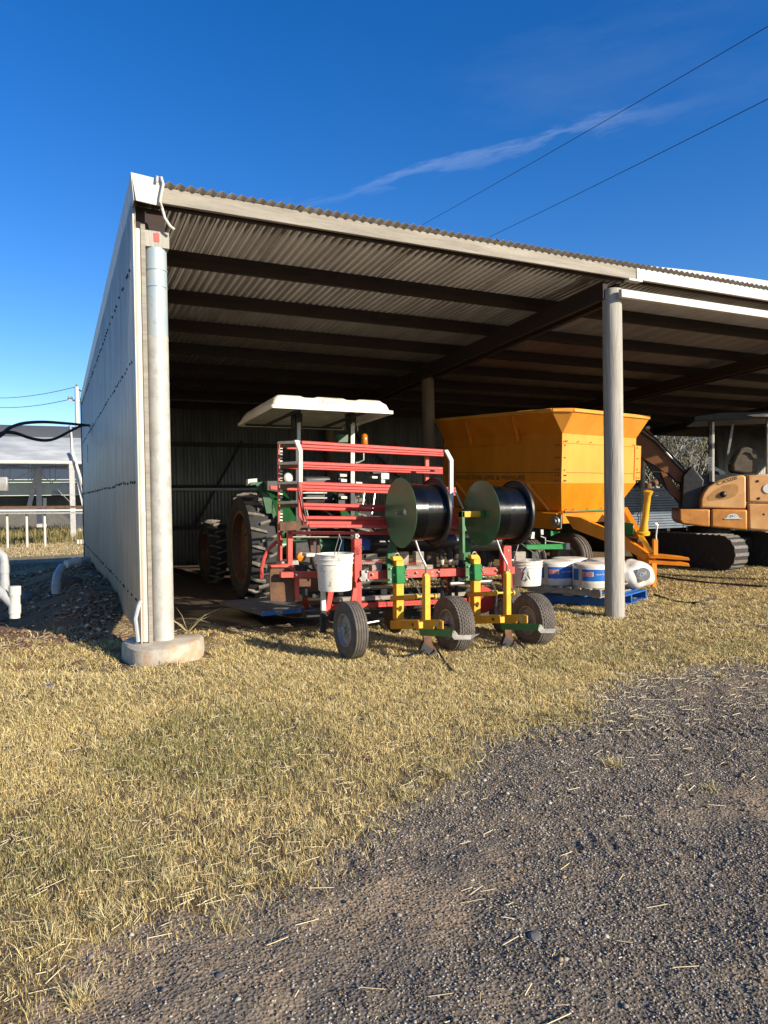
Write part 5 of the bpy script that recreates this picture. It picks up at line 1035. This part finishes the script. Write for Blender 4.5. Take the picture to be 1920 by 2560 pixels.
mb.build('cover_latch', plastic_bk, EX)
MB().lathe(PP(1920, 1222, np.array(HP)+HN*.02, HN), HN, [(0, .10), (.006, .095), (.008, .001)], 24).build('round_decal', labelw, EX)
mb = MB(); cd = PP(1832, 1295, np.array(HP)+HN*.035, HN); hx = nrmz(np.cross((0, 0, 1), HN)); 
pts = [cd+hx*.12*math.cos(a)+np.array([0, 0, .09*math.sin(a)]) for a in np.linspace(0, math.pi, 14)]; mb.ext(pts, HN*.003); mb.build('sunrise_decal', labelw, EX)
mb = MB(); 
for k in range(5): a = .5+k*.55; mb.bar(cd+hx*.03*math.cos(a)+np.array([0, 0, .03*math.sin(a)])+HN*.005, cd+hx*.10*math.cos(a)+np.array([0, 0, .075*math.sin(a)])+HN*.005, .008, .004)
mb.build('decal_ray', inkgrey, EX); MB().bar(cd-hx*.16-np.array([0, 0, .012])+HN*.003, cd+hx*.16-np.array([0, 0, .012])+HN*.003, .02, .02).build('decal_base', labelw, EX)
# operator station: seat under cover, levers, canopy posts and roof
eh('seat_cover', canvas, [(1832, 1180), (1830, 1160), (1838, 1142), (1850, 1122), (1866, 1117), (1892, 1119), (1902, 1134), (1908, 1144), (1893, 1146), (1896, 1182), (1862, 1184)], .35, .5, .05, 3)
eh('seat_fold', canvas, [(1864, 1130), (1900, 1138), (1908, 1146), (1885, 1146), (1874, 1132)], .32, .03, .01); eh('floor_plate', steel_dark, [(1740, 1186), (1870, 1186), (1870, 1196), (1740, 1240)], .3, .9)
eh('console', whitep, [(1786, 1166), (1815, 1180), (1812, 1190), (1804, 1192), (1796, 1180), (1784, 1176)], .5, .2)
MB().tube([PP(u, v, np.array(HP)-HN*.5, HN) for u, v in ((1748, 1190), (1752, 1150), (1762, 1130), (1768, 1128))], .016, 6).build('handrail', steel_dark, EX)
MB().tube([PP(u, v, np.array(HP)-HN*.4, HN) for u, v in ((1822, 1160), (1832, 1150))], .02, 6).build('joystick', plastic_bk, EX)
eh('canopy_post', whitep, [(1780, 1055), (1786, 1055), (1786, 1205), (1780, 1205)], .25, .06, .008)
eh('canopy_post', steel_dark, [(1772, 1055), (1779, 1055), (1779, 1205), (1772, 1205)], .25, .10, .008); eh('canopy_post', steel_grey, [(1917, 1050), (1925, 1050), (1925, 1185), (1917, 1185)], .25, .10, .008)
eh('canopy_brace', steel_grey, [(1830, 1058), (1836, 1058), (1822, 1140), (1816, 1140)], .9, .05, .004)
eh('number_plate', steel_grey, [(1770, 1142), (1781, 1142), (1781, 1178), (1770, 1178)], .24, .004, 0)
q0 = PP(1779, 1176, np.array(HP)-HN*.236, HN); text('PE021', 'plate_lettering', ink, EX, q0, (0, 0, 1), -hx if (hx@np.array([1, 0, 0])) > 0 else hx, .055, .001, width=.24)
eh('canopy_roof', steel_dark, [(1735, 1040), (1800, 1030), (1960, 1028), (1960, 1044), (1735, 1054)], .1, 1.3, .02); eh('canopy_underside', whitep, [(1868, 1037), (1930, 1033), (1930, 1041), (1885, 1041)], .05, .05, .004)  # small white strip is the pale underside of the canopy roof
# swing post, boom, arm, hoses
eh('swing_post', steel_dark, [(1704, 1270), (1708, 1190), (1730, 1165), (1760, 1200), (1752, 1270)], .25, .6, .02)
BP = np.array(HP)-HN*.55
def bo(name, mat, pts, d=.28, bev=.012, ins=0): return MB().ext([PP(u, v, BP-HN*ins, HN) for u, v in pts], -HN*d).build(name, mat, EX, bevel=bev)
bo('boom', boomm, [(1722, 1205), (1700, 1210), (1648, 1172), (1600, 1142), (1585, 1120), (1588, 1085), (1602, 1068), (1622, 1074), (1642, 1098), (1690, 1152), (1728, 1186)])
bo('boom_ram', steel_dark, [(1596, 1130), (1606, 1126), (1650, 1172), (1708, 1235), (1712, 1256), (1700, 1262), (1640, 1195)], .12, .01, .05)
bo('ram_cover', boomm, [(1650, 1176), (1668, 1186), (1712, 1242), (1700, 1254), (1672, 1232)], .16, .01, -.02)
for k, off_ in enumerate((0, 5, 9)):
    MB().tube([PP(u, v-2+off_*.3, BP+HN*.02*k, HN) for u, v in ((1604, 1072+off_), (1640, 1098+off_), (1690, 1152+off_), (1725, 1188+off_), (1748, 1215), (1758, 1235))], .016, 6).build('hydraulic_hose', rubber_dk if k != 1 else chrome, EX)
MB().tube([PP(u, v, BP, HN) for u, v in ((1632, 1180), (1670, 1182), (1690, 1205), (1740, 1218))], .018, 6).build('hydraulic_hose', rubber_dk, EX)
MB().lathe(PP(1606, 1071, BP-HN*.1, HN), HN, [(-.2, .07), (.14, .07)], 16).build('boom_pin', steel_dark, EX); bo('boom_lamp', whitep, [(1612, 1066), (1624, 1064), (1626, 1072), (1614, 1073)], .1)
# tracks: rubber belts with bars, running in Y
def track(x0, w_):
    cy, cz_, Lh, Rr = 4.25, .37, 1.05, .37; n = 20; sec = []
    for i in range(n+1): a = -math.pi/2+math.pi*i/n; sec.append((cy+Lh+Rr*math.cos(a), cz_+Rr*math.sin(a)))
    for i in range(n+1): a = math.pi/2+math.pi*i/n; sec.append((cy-Lh+Rr*math.cos(a), cz_+Rr*math.sin(a)))
    t = MB().ext([(x0, y, z) for y, z in sec], (w_, 0, 0)).build('track', rubber_dk, EX)
    per = []; m_ = len(sec); acc = 0
    pts = [np.array(q) for q in sec]; tot = sum(np.linalg.norm(pts[(i+1) % m_]-pts[i]) for i in range(m_)); step = tot/44; d = 0; i = 0; src = None
    for k in range(44):
        s_ = k*step; i = 0; a = 0
        while True:
            l = np.linalg.norm(pts[(i+1) % m_]-pts[i])
            if a+l >= s_: break
            a += l; i += 1
        p = pts[i]+(pts[(i+1) % m_]-pts[i])*(s_-a)/max(l, 1e-6); tg = nrmz(pts[(i+1) % m_]-pts[i]); ang_ = math.atan2(tg[1], tg[0])
        mt4 = Matrix.Translation(Vector((x0+w_/2-EX.location.x, p[0]-EX.location.y, p[1]-EX.location.z))) @ Matrix.Rotation(ang_, 4, 'X')
        if src is None: src = MB().cbox((0, 0, 0), w_*.98, step*.45, .035).build('track_bar', lugm, None); src.parent = t; src.matrix_basis = mt4
        else: o = src.copy(); COL.objects.link(o); o.parent = t; o.matrix_basis = mt4
    for k in range(5): MB().lathe((x0-.005, cy-.8+k*.4, .24), (-1, 0, 0), [(0, .12), (.02, .11), (.025, .04), (.05, .04)], 16).build('track_roller', steel_dark, t)
track(11.55, .4); track(13.1, .4)
MB().box(12.0, 13.1, 3.6, 4.9, .3, .65).build('undercarriage', steel_dark, EX, bevel=.02); MB().lathe((12.5, 4.25, .65), (0, 0, 1), [(0, .45), (.22, .45)], 28).build('slew_ring', steel_dark, EX)
MB().box(11.6, 11.9, 5.7, 5.8, .3, .75).build('blade_arm', palletwood, EX)

# stack of panels behind
stk = thing('panel_stack', 'tall stack of blue-grey corrugated panels between the spreader and the excavator', 'stack', (12.5, 8.2, 0))
A_ = P(1560, 1320, 8.0); B_ = P(1765, 1320, 8.0); z = .62
for k in range(16):
    j = random.uniform(-.05, .05); MB().box(A_[0]-.5+j, B_[0]+j, 8.0+random.uniform(-.02, .02), 9.6, z, z+.062).build('panel', panelm, stk, bevel=.004); z += .074
for x in (A_[0]-.2, (A_[0]+B_[0])/2, B_[0]-.3): MB().box(x, x+.12, 7.98, 9.6, 0, .615).build('bearer', darktimber, stk)
for x in (A_[0]+.55, B_[0]-.9): MB().box(x, x+.03, 7.93, 7.94, .62, z).build('strap', ink, stk)

# ------------------------------------------------------------------ left: pipes, box, hoses
def pipe(pts, r, label, name='drain_pipe', mat=pvc, collars=(), cat='pipe'):
    W = [np.array(p) for p in pts]; base = W[0]; t = thing(name, label, cat, (float(base[0]), float(base[1]), float(base[2])))
    MB().tube(W, r, 16).build('pipe_run', mat, t, ang=60)
    for i, f_ in collars:
        a, b = W[i], W[i+1]; p = a+(b-a)*f_; d = nrmz(b-a); MB().lathe(p-d*.05, d, [(0, r*1.13), (.10, r*1.13)], 18).build('collar', mat, t)
    return t
D = 8.2
pipe([PD(-30, 1372, D), PD(0, 1385, D), PD(9, 1393, D), PD(11, 1403, D), PD(12, 1480, D)], .052, 'grey elbow drain pipe running down at the left edge, above the open pipe end', collars=[(3, .25), (3, .75)])
pipe([PD(-30, 1462, 7.8), PD(12, 1490, 7.8), PD(34, 1512, 7.8)], .055, 'slanting grey branch pipe entering the upright pipe from the left', collars=[(0, .7)])
pipe([PD(37, 1545, 7.8), PD(37, 1500, 7.8), PD(37, 1474, 7.8)], .055, 'short upright pale pipe with a collared open top at the left edge', mat=pvcw, collars=[(1, .9), (0, .5)])
pipe([PD(-4, 1400, 8.4), PD(-2, 1500, 8.4)], .05, 'dark grey vertical pipe cut by the left frame edge')
pipe([PD(140, 1484, 9.3), PD(141, 1450, 9.3), PD(144, 1436, 9.4), PD(155, 1418, 9.7)], .052, 'bent grey pipe sticking out of the soil heap', collars=[(0, .5)])
pipe([PD(165, 1410, 11.0), PD(198, 1402, 11.2)], .06, 'white pipe collar lying on top of the soil heap', mat=pvcw, collars=[(0, .75)]); pipe([PD(199, 1403, 11.4), PD(222, 1397, 11.6)], .045, 'grey-brown pipe running from the wall over the heap')
for pts, lab in (([(-40, 1110), (0, 1090), (24, 1070), (60, 1058), (110, 1055), (160, 1058), (205, 1062), (226, 1064)], 'upper black cable arching from the wall towards the left edge'), ([(-40, 1120), (-10, 1094), (10, 1081), (40, 1083), (75, 1095), (110, 1101), (140, 1096), (175, 1078), (205, 1064), (226, 1065)], 'lower black cable sagging below the arching one')):
    w3 = []
    for i, (u, v) in enumerate(pts): w3.append(PD(u, v, 8.3+5.6*max(0, min(1, (u+40)/266.))))
    w3[-1] = PX(226, 1064, -.21)
    # smooth the cable
    sm = []; 
    for i in range(len(w3)-1):
        p0 = w3[max(i-1, 0)]; p1 = w3[i]; p2 = w3[i+1]; p3 = w3[min(i+2, len(w3)-1)]
        for t_ in np.linspace(0, 1, 6)[:-1]: sm.append(.5*((2*p1)+(-p0+p2)*t_+(2*p0-5*p1+4*p2-p3)*t_**2+(-p0+3*p1-3*p2+p3)*t_**3))
    sm.append(w3[-1]); o = MB().tube(sm, .024, 8).build('cable', rubber_dk); setp(o, lab, 'cable', 'black cables leaving the wall')
t = thing('meter_box', 'grey box on a post cut by the left frame edge', 'electrical box', tuple(PD(-5, 1210, 7.5))); MB().cbox(PD(-8, 1211, 7.5), .22, .14, .16).build('box_body', steel_grey, t, bevel=.015, seg=2); MB().tube([PD(-12, 1228, 7.55), PD(-10, 1540, 7.55)], .03, 8).build('post', steel_grey, t)
# small plate on the wall
MB().cbox(PX(219, 1134, -.22), .01, .18, .36).build('wall_plate', steel_dark, shed)

# ------------------------------------------------------------------ greenhouse tunnel far left
GY = 34.; GZ = -.42
gn = thing('polytunnel', 'long plastic-covered greenhouse tunnel with steel posts beyond the road on the left', 'greenhouse', (-6, GY, GZ))
gp = lambda u, v, y=GY: P(u, v, y)
x0g, x1g = float(gp(-220, 1150)[0]), 6.
eav = float(gp(100, 1156)[2]); crest = float(gp(60, 1063)[2])
mb = MB(); n = 16; vs = []
for i in range(n+1):
    a = math.pi*i/n; y = GY+4.0-4.0*math.cos(a); z = eav+(crest-eav+.35)*math.sin(a)**.85
    vs += [(x0g, y, z), (x1g, y, z)]
mb.add(vs[6:], [(2*i, 2*i+1, 2*i+3, 2*i+2) for i in range(n-3)]); mb.build('roof_film', plasticfilm, gn, fix=False); mb = MB(); mb.add(vs[:8], [(2*i, 2*i+1, 2*i+3, 2*i+2) for i in range(3)]); mb.build('eave_film', M('wrinkled_film', (.34, .36, .38), (.17, .19, .22), 1.2, .35, 0, .3, 3, (.3, 1, 2)), gn, fix=False)
for u in (-230, -25, 181):
    xa = float(gp(u, 1156)[0]); arc = []
    for i in range(n+1): a = math.pi*i/n; arc.append((xa, GY+4.0-4.03*math.cos(a), eav+(crest-eav+.38)*math.sin(a)**.85))
    MB().tube(arc, .06, 6).build('roof_hoop', whitep, gn)
MB().tube([(x0g, GY-.05, eav), (x1g, GY-.05, eav)], .10, 8).build('gutter', whitep, gn); zc = float(gp(0, 1118)[2]); MB().tube([(x0g, GY+.28, zc), (x1g, GY+.28, zc)], .05, 8).build('film_rail', whitep, gn)
xv = lambda u, y=GY: float(gp(u, 1250, y)[0])
zg = GZ-.05
def gpost(u0, v0, u1, v1, y, r, mat, nm='post'):
    return MB().bar(P(u0, v0, y), P(u1, v1, y), r*2, r*2).build(nm, mat, gn)
gpost(179, 1160, 184, 1358, GY, .13, postgalv); gpost(186, 1160, 214, 1290, GY, .07, whitep, 'strut'); gpost(181, 1124, 215, 1240, GY-.3, .05, whitep, 'strut'); gpost(188, 1165, 206, 1240, GY+.3, .06, postgalv, 'strut')
gpost(97, 1170, 99, 1318, GY+8, .16, postgalv); gpost(95, 1170, 72, 1270, GY+8, .13, postgalv, 'strut'); gpost(112, 1245, 112, 1318, GY+8, .1, whitep)
# inner trusses, back curtain, side film
for u0, v0, u1, v1 in ((0, 1162, 90, 1170), (90, 1170, 180, 1162), (0, 1170, 60, 1158), (100, 1166, 180, 1166)): MB().tube([P(u0, v0, GY+2), P(u1, v1, GY+2)], .03, 5).build('truss_rod', steel_grey, gn)
for u in (9, 25, 71, 79, 125, 138, 204): MB().tube([P(u, 1160, GY+2), P(u, 1200, GY+2)], .025, 5).build('hanging_line', steel_grey, gn)
for (u0, v0), (u1, v1) in (((30, 1200), (95, 1170)), ((95, 1175), (180, 1260)), ((120, 1215), (150, 1190))): MB().tube([P(u0, v0, GY+3), P(u1, v1, GY+3)], .02, 5).build('guy_wire', steel_grey, gn)
def gsheet(nm, mt, v0, v1, y):
    a = P(-300, v0, y); b = P(300, v0, y); c = P(300, v1, y); d = P(-300, v1, y); a[2] = b[2]; d[2] = c[2]; return MB().ext([a, b, c, d], (0, .01, 0)).build(nm, mt, gn)
gsheet('rear_curtain', plasticfilm2, 1160, 1198, GY+8); gsheet('rear_band', whitep, 1199, 1205, GY+8); gsheet('rear_film', filmclear, 1206, 1234, GY+8.2); gsheet('base_rail', whitep, 1234, 1236, GY+7.9)
gsheet('rear_dark_net', M('dark_net', (.09, .08, .065), (.05, .05, .04), 1.5, .9), 1237, 1262, GY+8.6)
# bench with white legs
bn = thing('growing_bench', 'long slatted bench on white legs in front of the greenhouse', 'bench', (-6, GY-3, GZ))
BY = GY-4.5
for v, th, mt in ((1267, .10, rusty), (1275, .07, whitep), (1282, .07, steel_grey)):
    a = P(-120, v+2, BY); b = P(215, v, BY); MB().bar(a, b, .6, th).build('bench_slat', mt, bn)
for u0, u1 in ((-28, -26), (17, 20), (66, 71), (111, 117), (211, 215)): 
    p = P(u0, 1285, BY); MB().tube([p, (p[0], p[1], GZ-.06)], .055, 8).build('leg', whitep, bn)
for k in range(4): MB().cbox(P(196+k*6, 1335, BY+1)*(1, 1, 0)+(0, 0, GZ+.1), .14, .2, .25).build('crate_block', whitep, bn)
# a white vehicle glimpsed beyond
cv = thing('parked_car', 'pale car seen dimly through the greenhouse side film', 'car', tuple(P(155, 1236, 50)*(1, 1, 0)+(0, 0, GZ))); 
cv_b = MB().ext([P(u, v, 50) for u, v in ((128, 1236), (133, 1222), (143, 1217), (152, 1206), (185, 1205), (192, 1220), (206, 1222), (208, 1236))], (0, 1.7, 0)).build('body', M('pale_car_paint', (.55, .60, .66), None, 3, .3), cv, bevel=.05, seg=2); MB().ext([P(u, v, 49.98) for u, v in ((145, 1217), (153, 1208), (163, 1208), (163, 1217))], (0, .01, 0)).build('window', glass, cv); MB().ext([P(u, v, 49.98) for u, v in ((167, 1208), (182, 1208), (186, 1217), (167, 1217))], (0, .01, 0)).build('window', M('dark_glass', (.03, .04, .05), None, 5, .1), cv)
for u in (141, 195): MB().lathe(P(u, 1237, 49.95), (0, -1, 0), [(-.2, .33), (0, .33), (.01, .2)], 18).build('wheel', rubber_dk, cv)
# weeds around the greenhouse
n = 26000; x = -22+30*rng.random(n); y = np.where(rng.random(n) < .6, GY-2+9*rng.random(n), GY+9+5*rng.random(n)); k = fbm(x, y, .35, 90) > .42; x = x[k]; y = y[k]; n = len(x)
cc = np.array([.22, .18, .07])*(.5+rng.random(n))[:, None]
h_ = .25+.55*rng.random(n)*fbm(x, y, .4, 91)*1.6; z_ = gh0(x, y)
blades('weeds', x, y, h_, np.full(n, .03), .2+.3*rng.random(n), cc, 'brown-green weeds growing inside and behind the greenhouse', bm_)
n = 60000; x = -26+32*rng.random(n); y = 23+10*rng.random(n); cc = np.array([.55, .43, .22])*(.5+.7*rng.random(n))[:, None]; blades('far_grass', x, y, .04+.08*rng.random(n), np.full(n, .02), .4+.5*rng.random(n), cc, 'sunlit straw grass in front of the greenhouse', bm_)
n = 50000; x = -14+14.5*rng.random(n); y = 2.5+17*rng.random(n); k = (x < -.9) & ~((np.abs(y-18) < 1.8)) & (fbm(x, y, .7, 99) > .42) & ~((x > -3.) & (y < 9.)); x = x[k]; y = y[k]; n = len(x); cc = np.array([.26, .22, .10])*(.4+.8*rng.random(n))[:, None]; blades('shaded_grass', x, y, .04+.09*rng.random(n), np.full(n, .009), .3+.6*rng.random(n), cc, 'rough dull grass in the shade left of the shed wall', bm_)
n = 700; x = -2.6+2.3*rng.random(n); y = .1+5*rng.random(n); cc = np.array([.50, .40, .20])*(.4+.7*rng.random(n))[:, None]; blades('mound_grass', x, y, .05+.12*rng.random(n), np.full(n, .005), .6+.4*rng.random(n), cc, 'sparse dry stalks on the soil heap by the wall', bm_)

# ------------------------------------------------------------------ power pole and wires
pb_ = PD(200, 1258, 46); up_ = thing('utility_pole', 'pale power pole with a crossarm just behind the shed corner on the left', 'power pole', (float(pb_[0]), float(pb_[1]), -.4))
ztop = float(PD(200, 972, 46)[2]); X0, Y0 = float(pb_[0])-.05, float(pb_[1])
MB().tube([(X0, Y0, -.5), (X0, Y0, ztop+.1)], [.17, .12], 12).build('pole', whitep, up_)
za = float(PD(185, 1002, 46)[2]); MB().bar(PD(171, 1000, 46), PD(215, 1003, 46), .1, .1).build('crossarm', whitep, up_); MB().bar(PD(190, 970, 46), PD(203, 978, 46), .08, .08).build('top_bracket', steel_dark, up_)
for u, v in ((172, 999), (179, 999), (192, 967)): MB().lathe(PD(u, v, 46), (0, 0, 1), [(0, .06), (.1, .09), (.12, .04), (.2, .05)], 10).build('insulator', steel_grey, up_)
for (a, b, lab) in (((190, 967), (-60, 992), 'thin wire from the top of the pole to the left'), ((172, 999), (-60, 1013), 'thin wire from the pole crossarm to the left')):
    p0, p1 = PD(*a, 46), PD(*b, 62); pts = [p0+(p1-p0)*t+np.array([0, 0, -.35*4*t*(1-t)]) for t in np.linspace(0, 1, 9)]; setp(MB().tube(pts, .022, 4).build('overhead_wire', steel_grey), lab, 'wire', 'overhead power wires')
for (a, b, lab) in (((1040, 565), (1990, 25), 'upper of the two dark wires crossing the sky at right'), ((1205, 595), (1990, 212), 'lower of the two dark wires crossing the sky at right')):
    p0, p1 = PD(a[0]-200, a[1]+(a[1]-b[1])*200/(b[0]-a[0]), 48), PD(*b, 16); pts = [p0+(p1-p0)*t+np.array([0, 0, -.12*4*t*(1-t)]) for t in np.linspace(0, 1, 13)]; setp(MB().tube(pts, .011, 4).build('overhead_wire', rubber_dk), lab, 'wire', 'overhead power wires')

# ------------------------------------------------------------------ gum trees seen through the back opening
def gum(px, h, seed, label):
    r = random.Random(seed); t = thing('gum_tree', label, 'tree', (float(px[0]), float(px[1]), -.2), 0, 'gum trees behind the shed'); mb = MB(); tips = []
    def br(p, d, L_, rad, lv):
        pts = [p]; q = p.copy(); dd = d.copy()
        for i in range(5): dd = nrmz(dd+np.array([r.uniform(-.22, .22), r.uniform(-.22, .22), r.uniform(-.05, .18)])); q = q+dd*L_/5; pts.append(q.copy())
        mb.tube(pts, [rad*(1-.6*i/5) for i in range(6)], 6)
        if lv >= 3: tips.append(pts[-1]); tips.append(pts[3]); return
        for k in range(3 if lv else 4):
            s_ = pts[r.choice((2, 3, 4, 5))]; a = r.uniform(0, 6.28); br(s_, nrmz(dd*.7+np.array([math.cos(a)*.7, math.sin(a)*.7, .25])), L_*r.uniform(.5, .75), rad*.5, lv+1)
    br(np.array([px[0], px[1], -.3]), np.array([r.uniform(-.1, .1), 0, 1.]), h*.45, .055, 0); mb.build('trunk', bark, t)
    n = 26*len(tips); v = []; f = []
    for tp_ in tips:
        for k in range(26):
            c = tp_+np.array([r.gauss(0, .42), r.gauss(0, .42), r.gauss(0, .35)]); a, sd, tt = frame_of((r.uniform(-1, 1), r.uniform(-1, 1), r.uniform(-1, 0))); l = r.uniform(.06, .13); b = len(v); v += [tuple(c-a*l), tuple(c+sd*.022), tuple(c+a*l), tuple(c-sd*.022)]; f.append((b, b+1, b+2, b+3))
    m2 = MB(); m2.add(v, f); o = m2.build('crown', leafm, t, fix=False); o['kind'] = 'stuff'
for i, (u, d, h, lab) in enumerate(((1605, 34, 6.5, 'slender gum tree partly hidden by the excavator boom'), (1640, 40, 8, 'gum tree with brown foliage left in the back opening'), (1668, 30, 7, 'pale twin-stemmed gum in the middle of the back opening'), (1705, 31, 7, 'forked white-barked gum leaning right in the back opening'), (1735, 38, 8, 'dense brown-leaved gum right of the forked one'), (1762, 34, 7, 'gum tree beside the excavator post'), (1690, 46, 9, 'far gum tree standing behind the forked one'))):
    gum(PD(u, 1240, d), h, i+5, lab)
n = 90000; c0 = PD(1680, 1240, 50); aa = rng.random(n); x = c0[0]+(rng.random(n)-.5)*34; y = c0[1]+(rng.random(n)-.5)*8-(x-c0[0])*.45; z = rng.random(n)**1.1*7.5*(.55+.6*fbm(x, y, .25, 55)); a = rng.random(n)*6.28; l = .10+.12*rng.random(n); dz = (rng.random(n)-.5)*.2
v = np.stack([np.stack([x, y, z], 1), np.stack([x+np.cos(a)*l, y+np.sin(a)*l, z+dz], 1), np.stack([x+np.cos(a)*l*.3, y+np.sin(a)*l*.3, z+l], 1)], 1).reshape(-1, 3)
cc = np.repeat(np.array([.13, .105, .05])*(.3+1.2*rng.random(n))[:, None], 3, 0); o = fastmesh('thicket', v, np.arange(3*n).reshape(n, 3), 3, bm_, cc, False, 'stuff'); setp(o, 'brown eucalypt scrub far behind the shed', 'scrub')
# roller: dry weeds inside the left post
for i, (u, v, lab) in enumerate(((470, 1590, 'dry weed inside the shed by the concrete pad'), (330, 1500, 'dead weed clinging to the foot of the wall'))):
    p = PZ(u, v, .12); mb = MB(); p[2] = gz(p[0], p[1]); r = random.Random(i)
    for k in range(9): a = r.uniform(0, 6.28); l = r.uniform(.15, .4); mb.tube([p, p+np.array([math.cos(a)*l*.5, math.sin(a)*l*.5, l*.5]), p+np.array([math.cos(a)*l, math.sin(a)*l, l*.7])], [.004, .003, .001], 4)
    setp(mb.build('dry_weed', M('dry_stalk', (.55, .45, .25), None, 6, .8)), lab, 'weed')
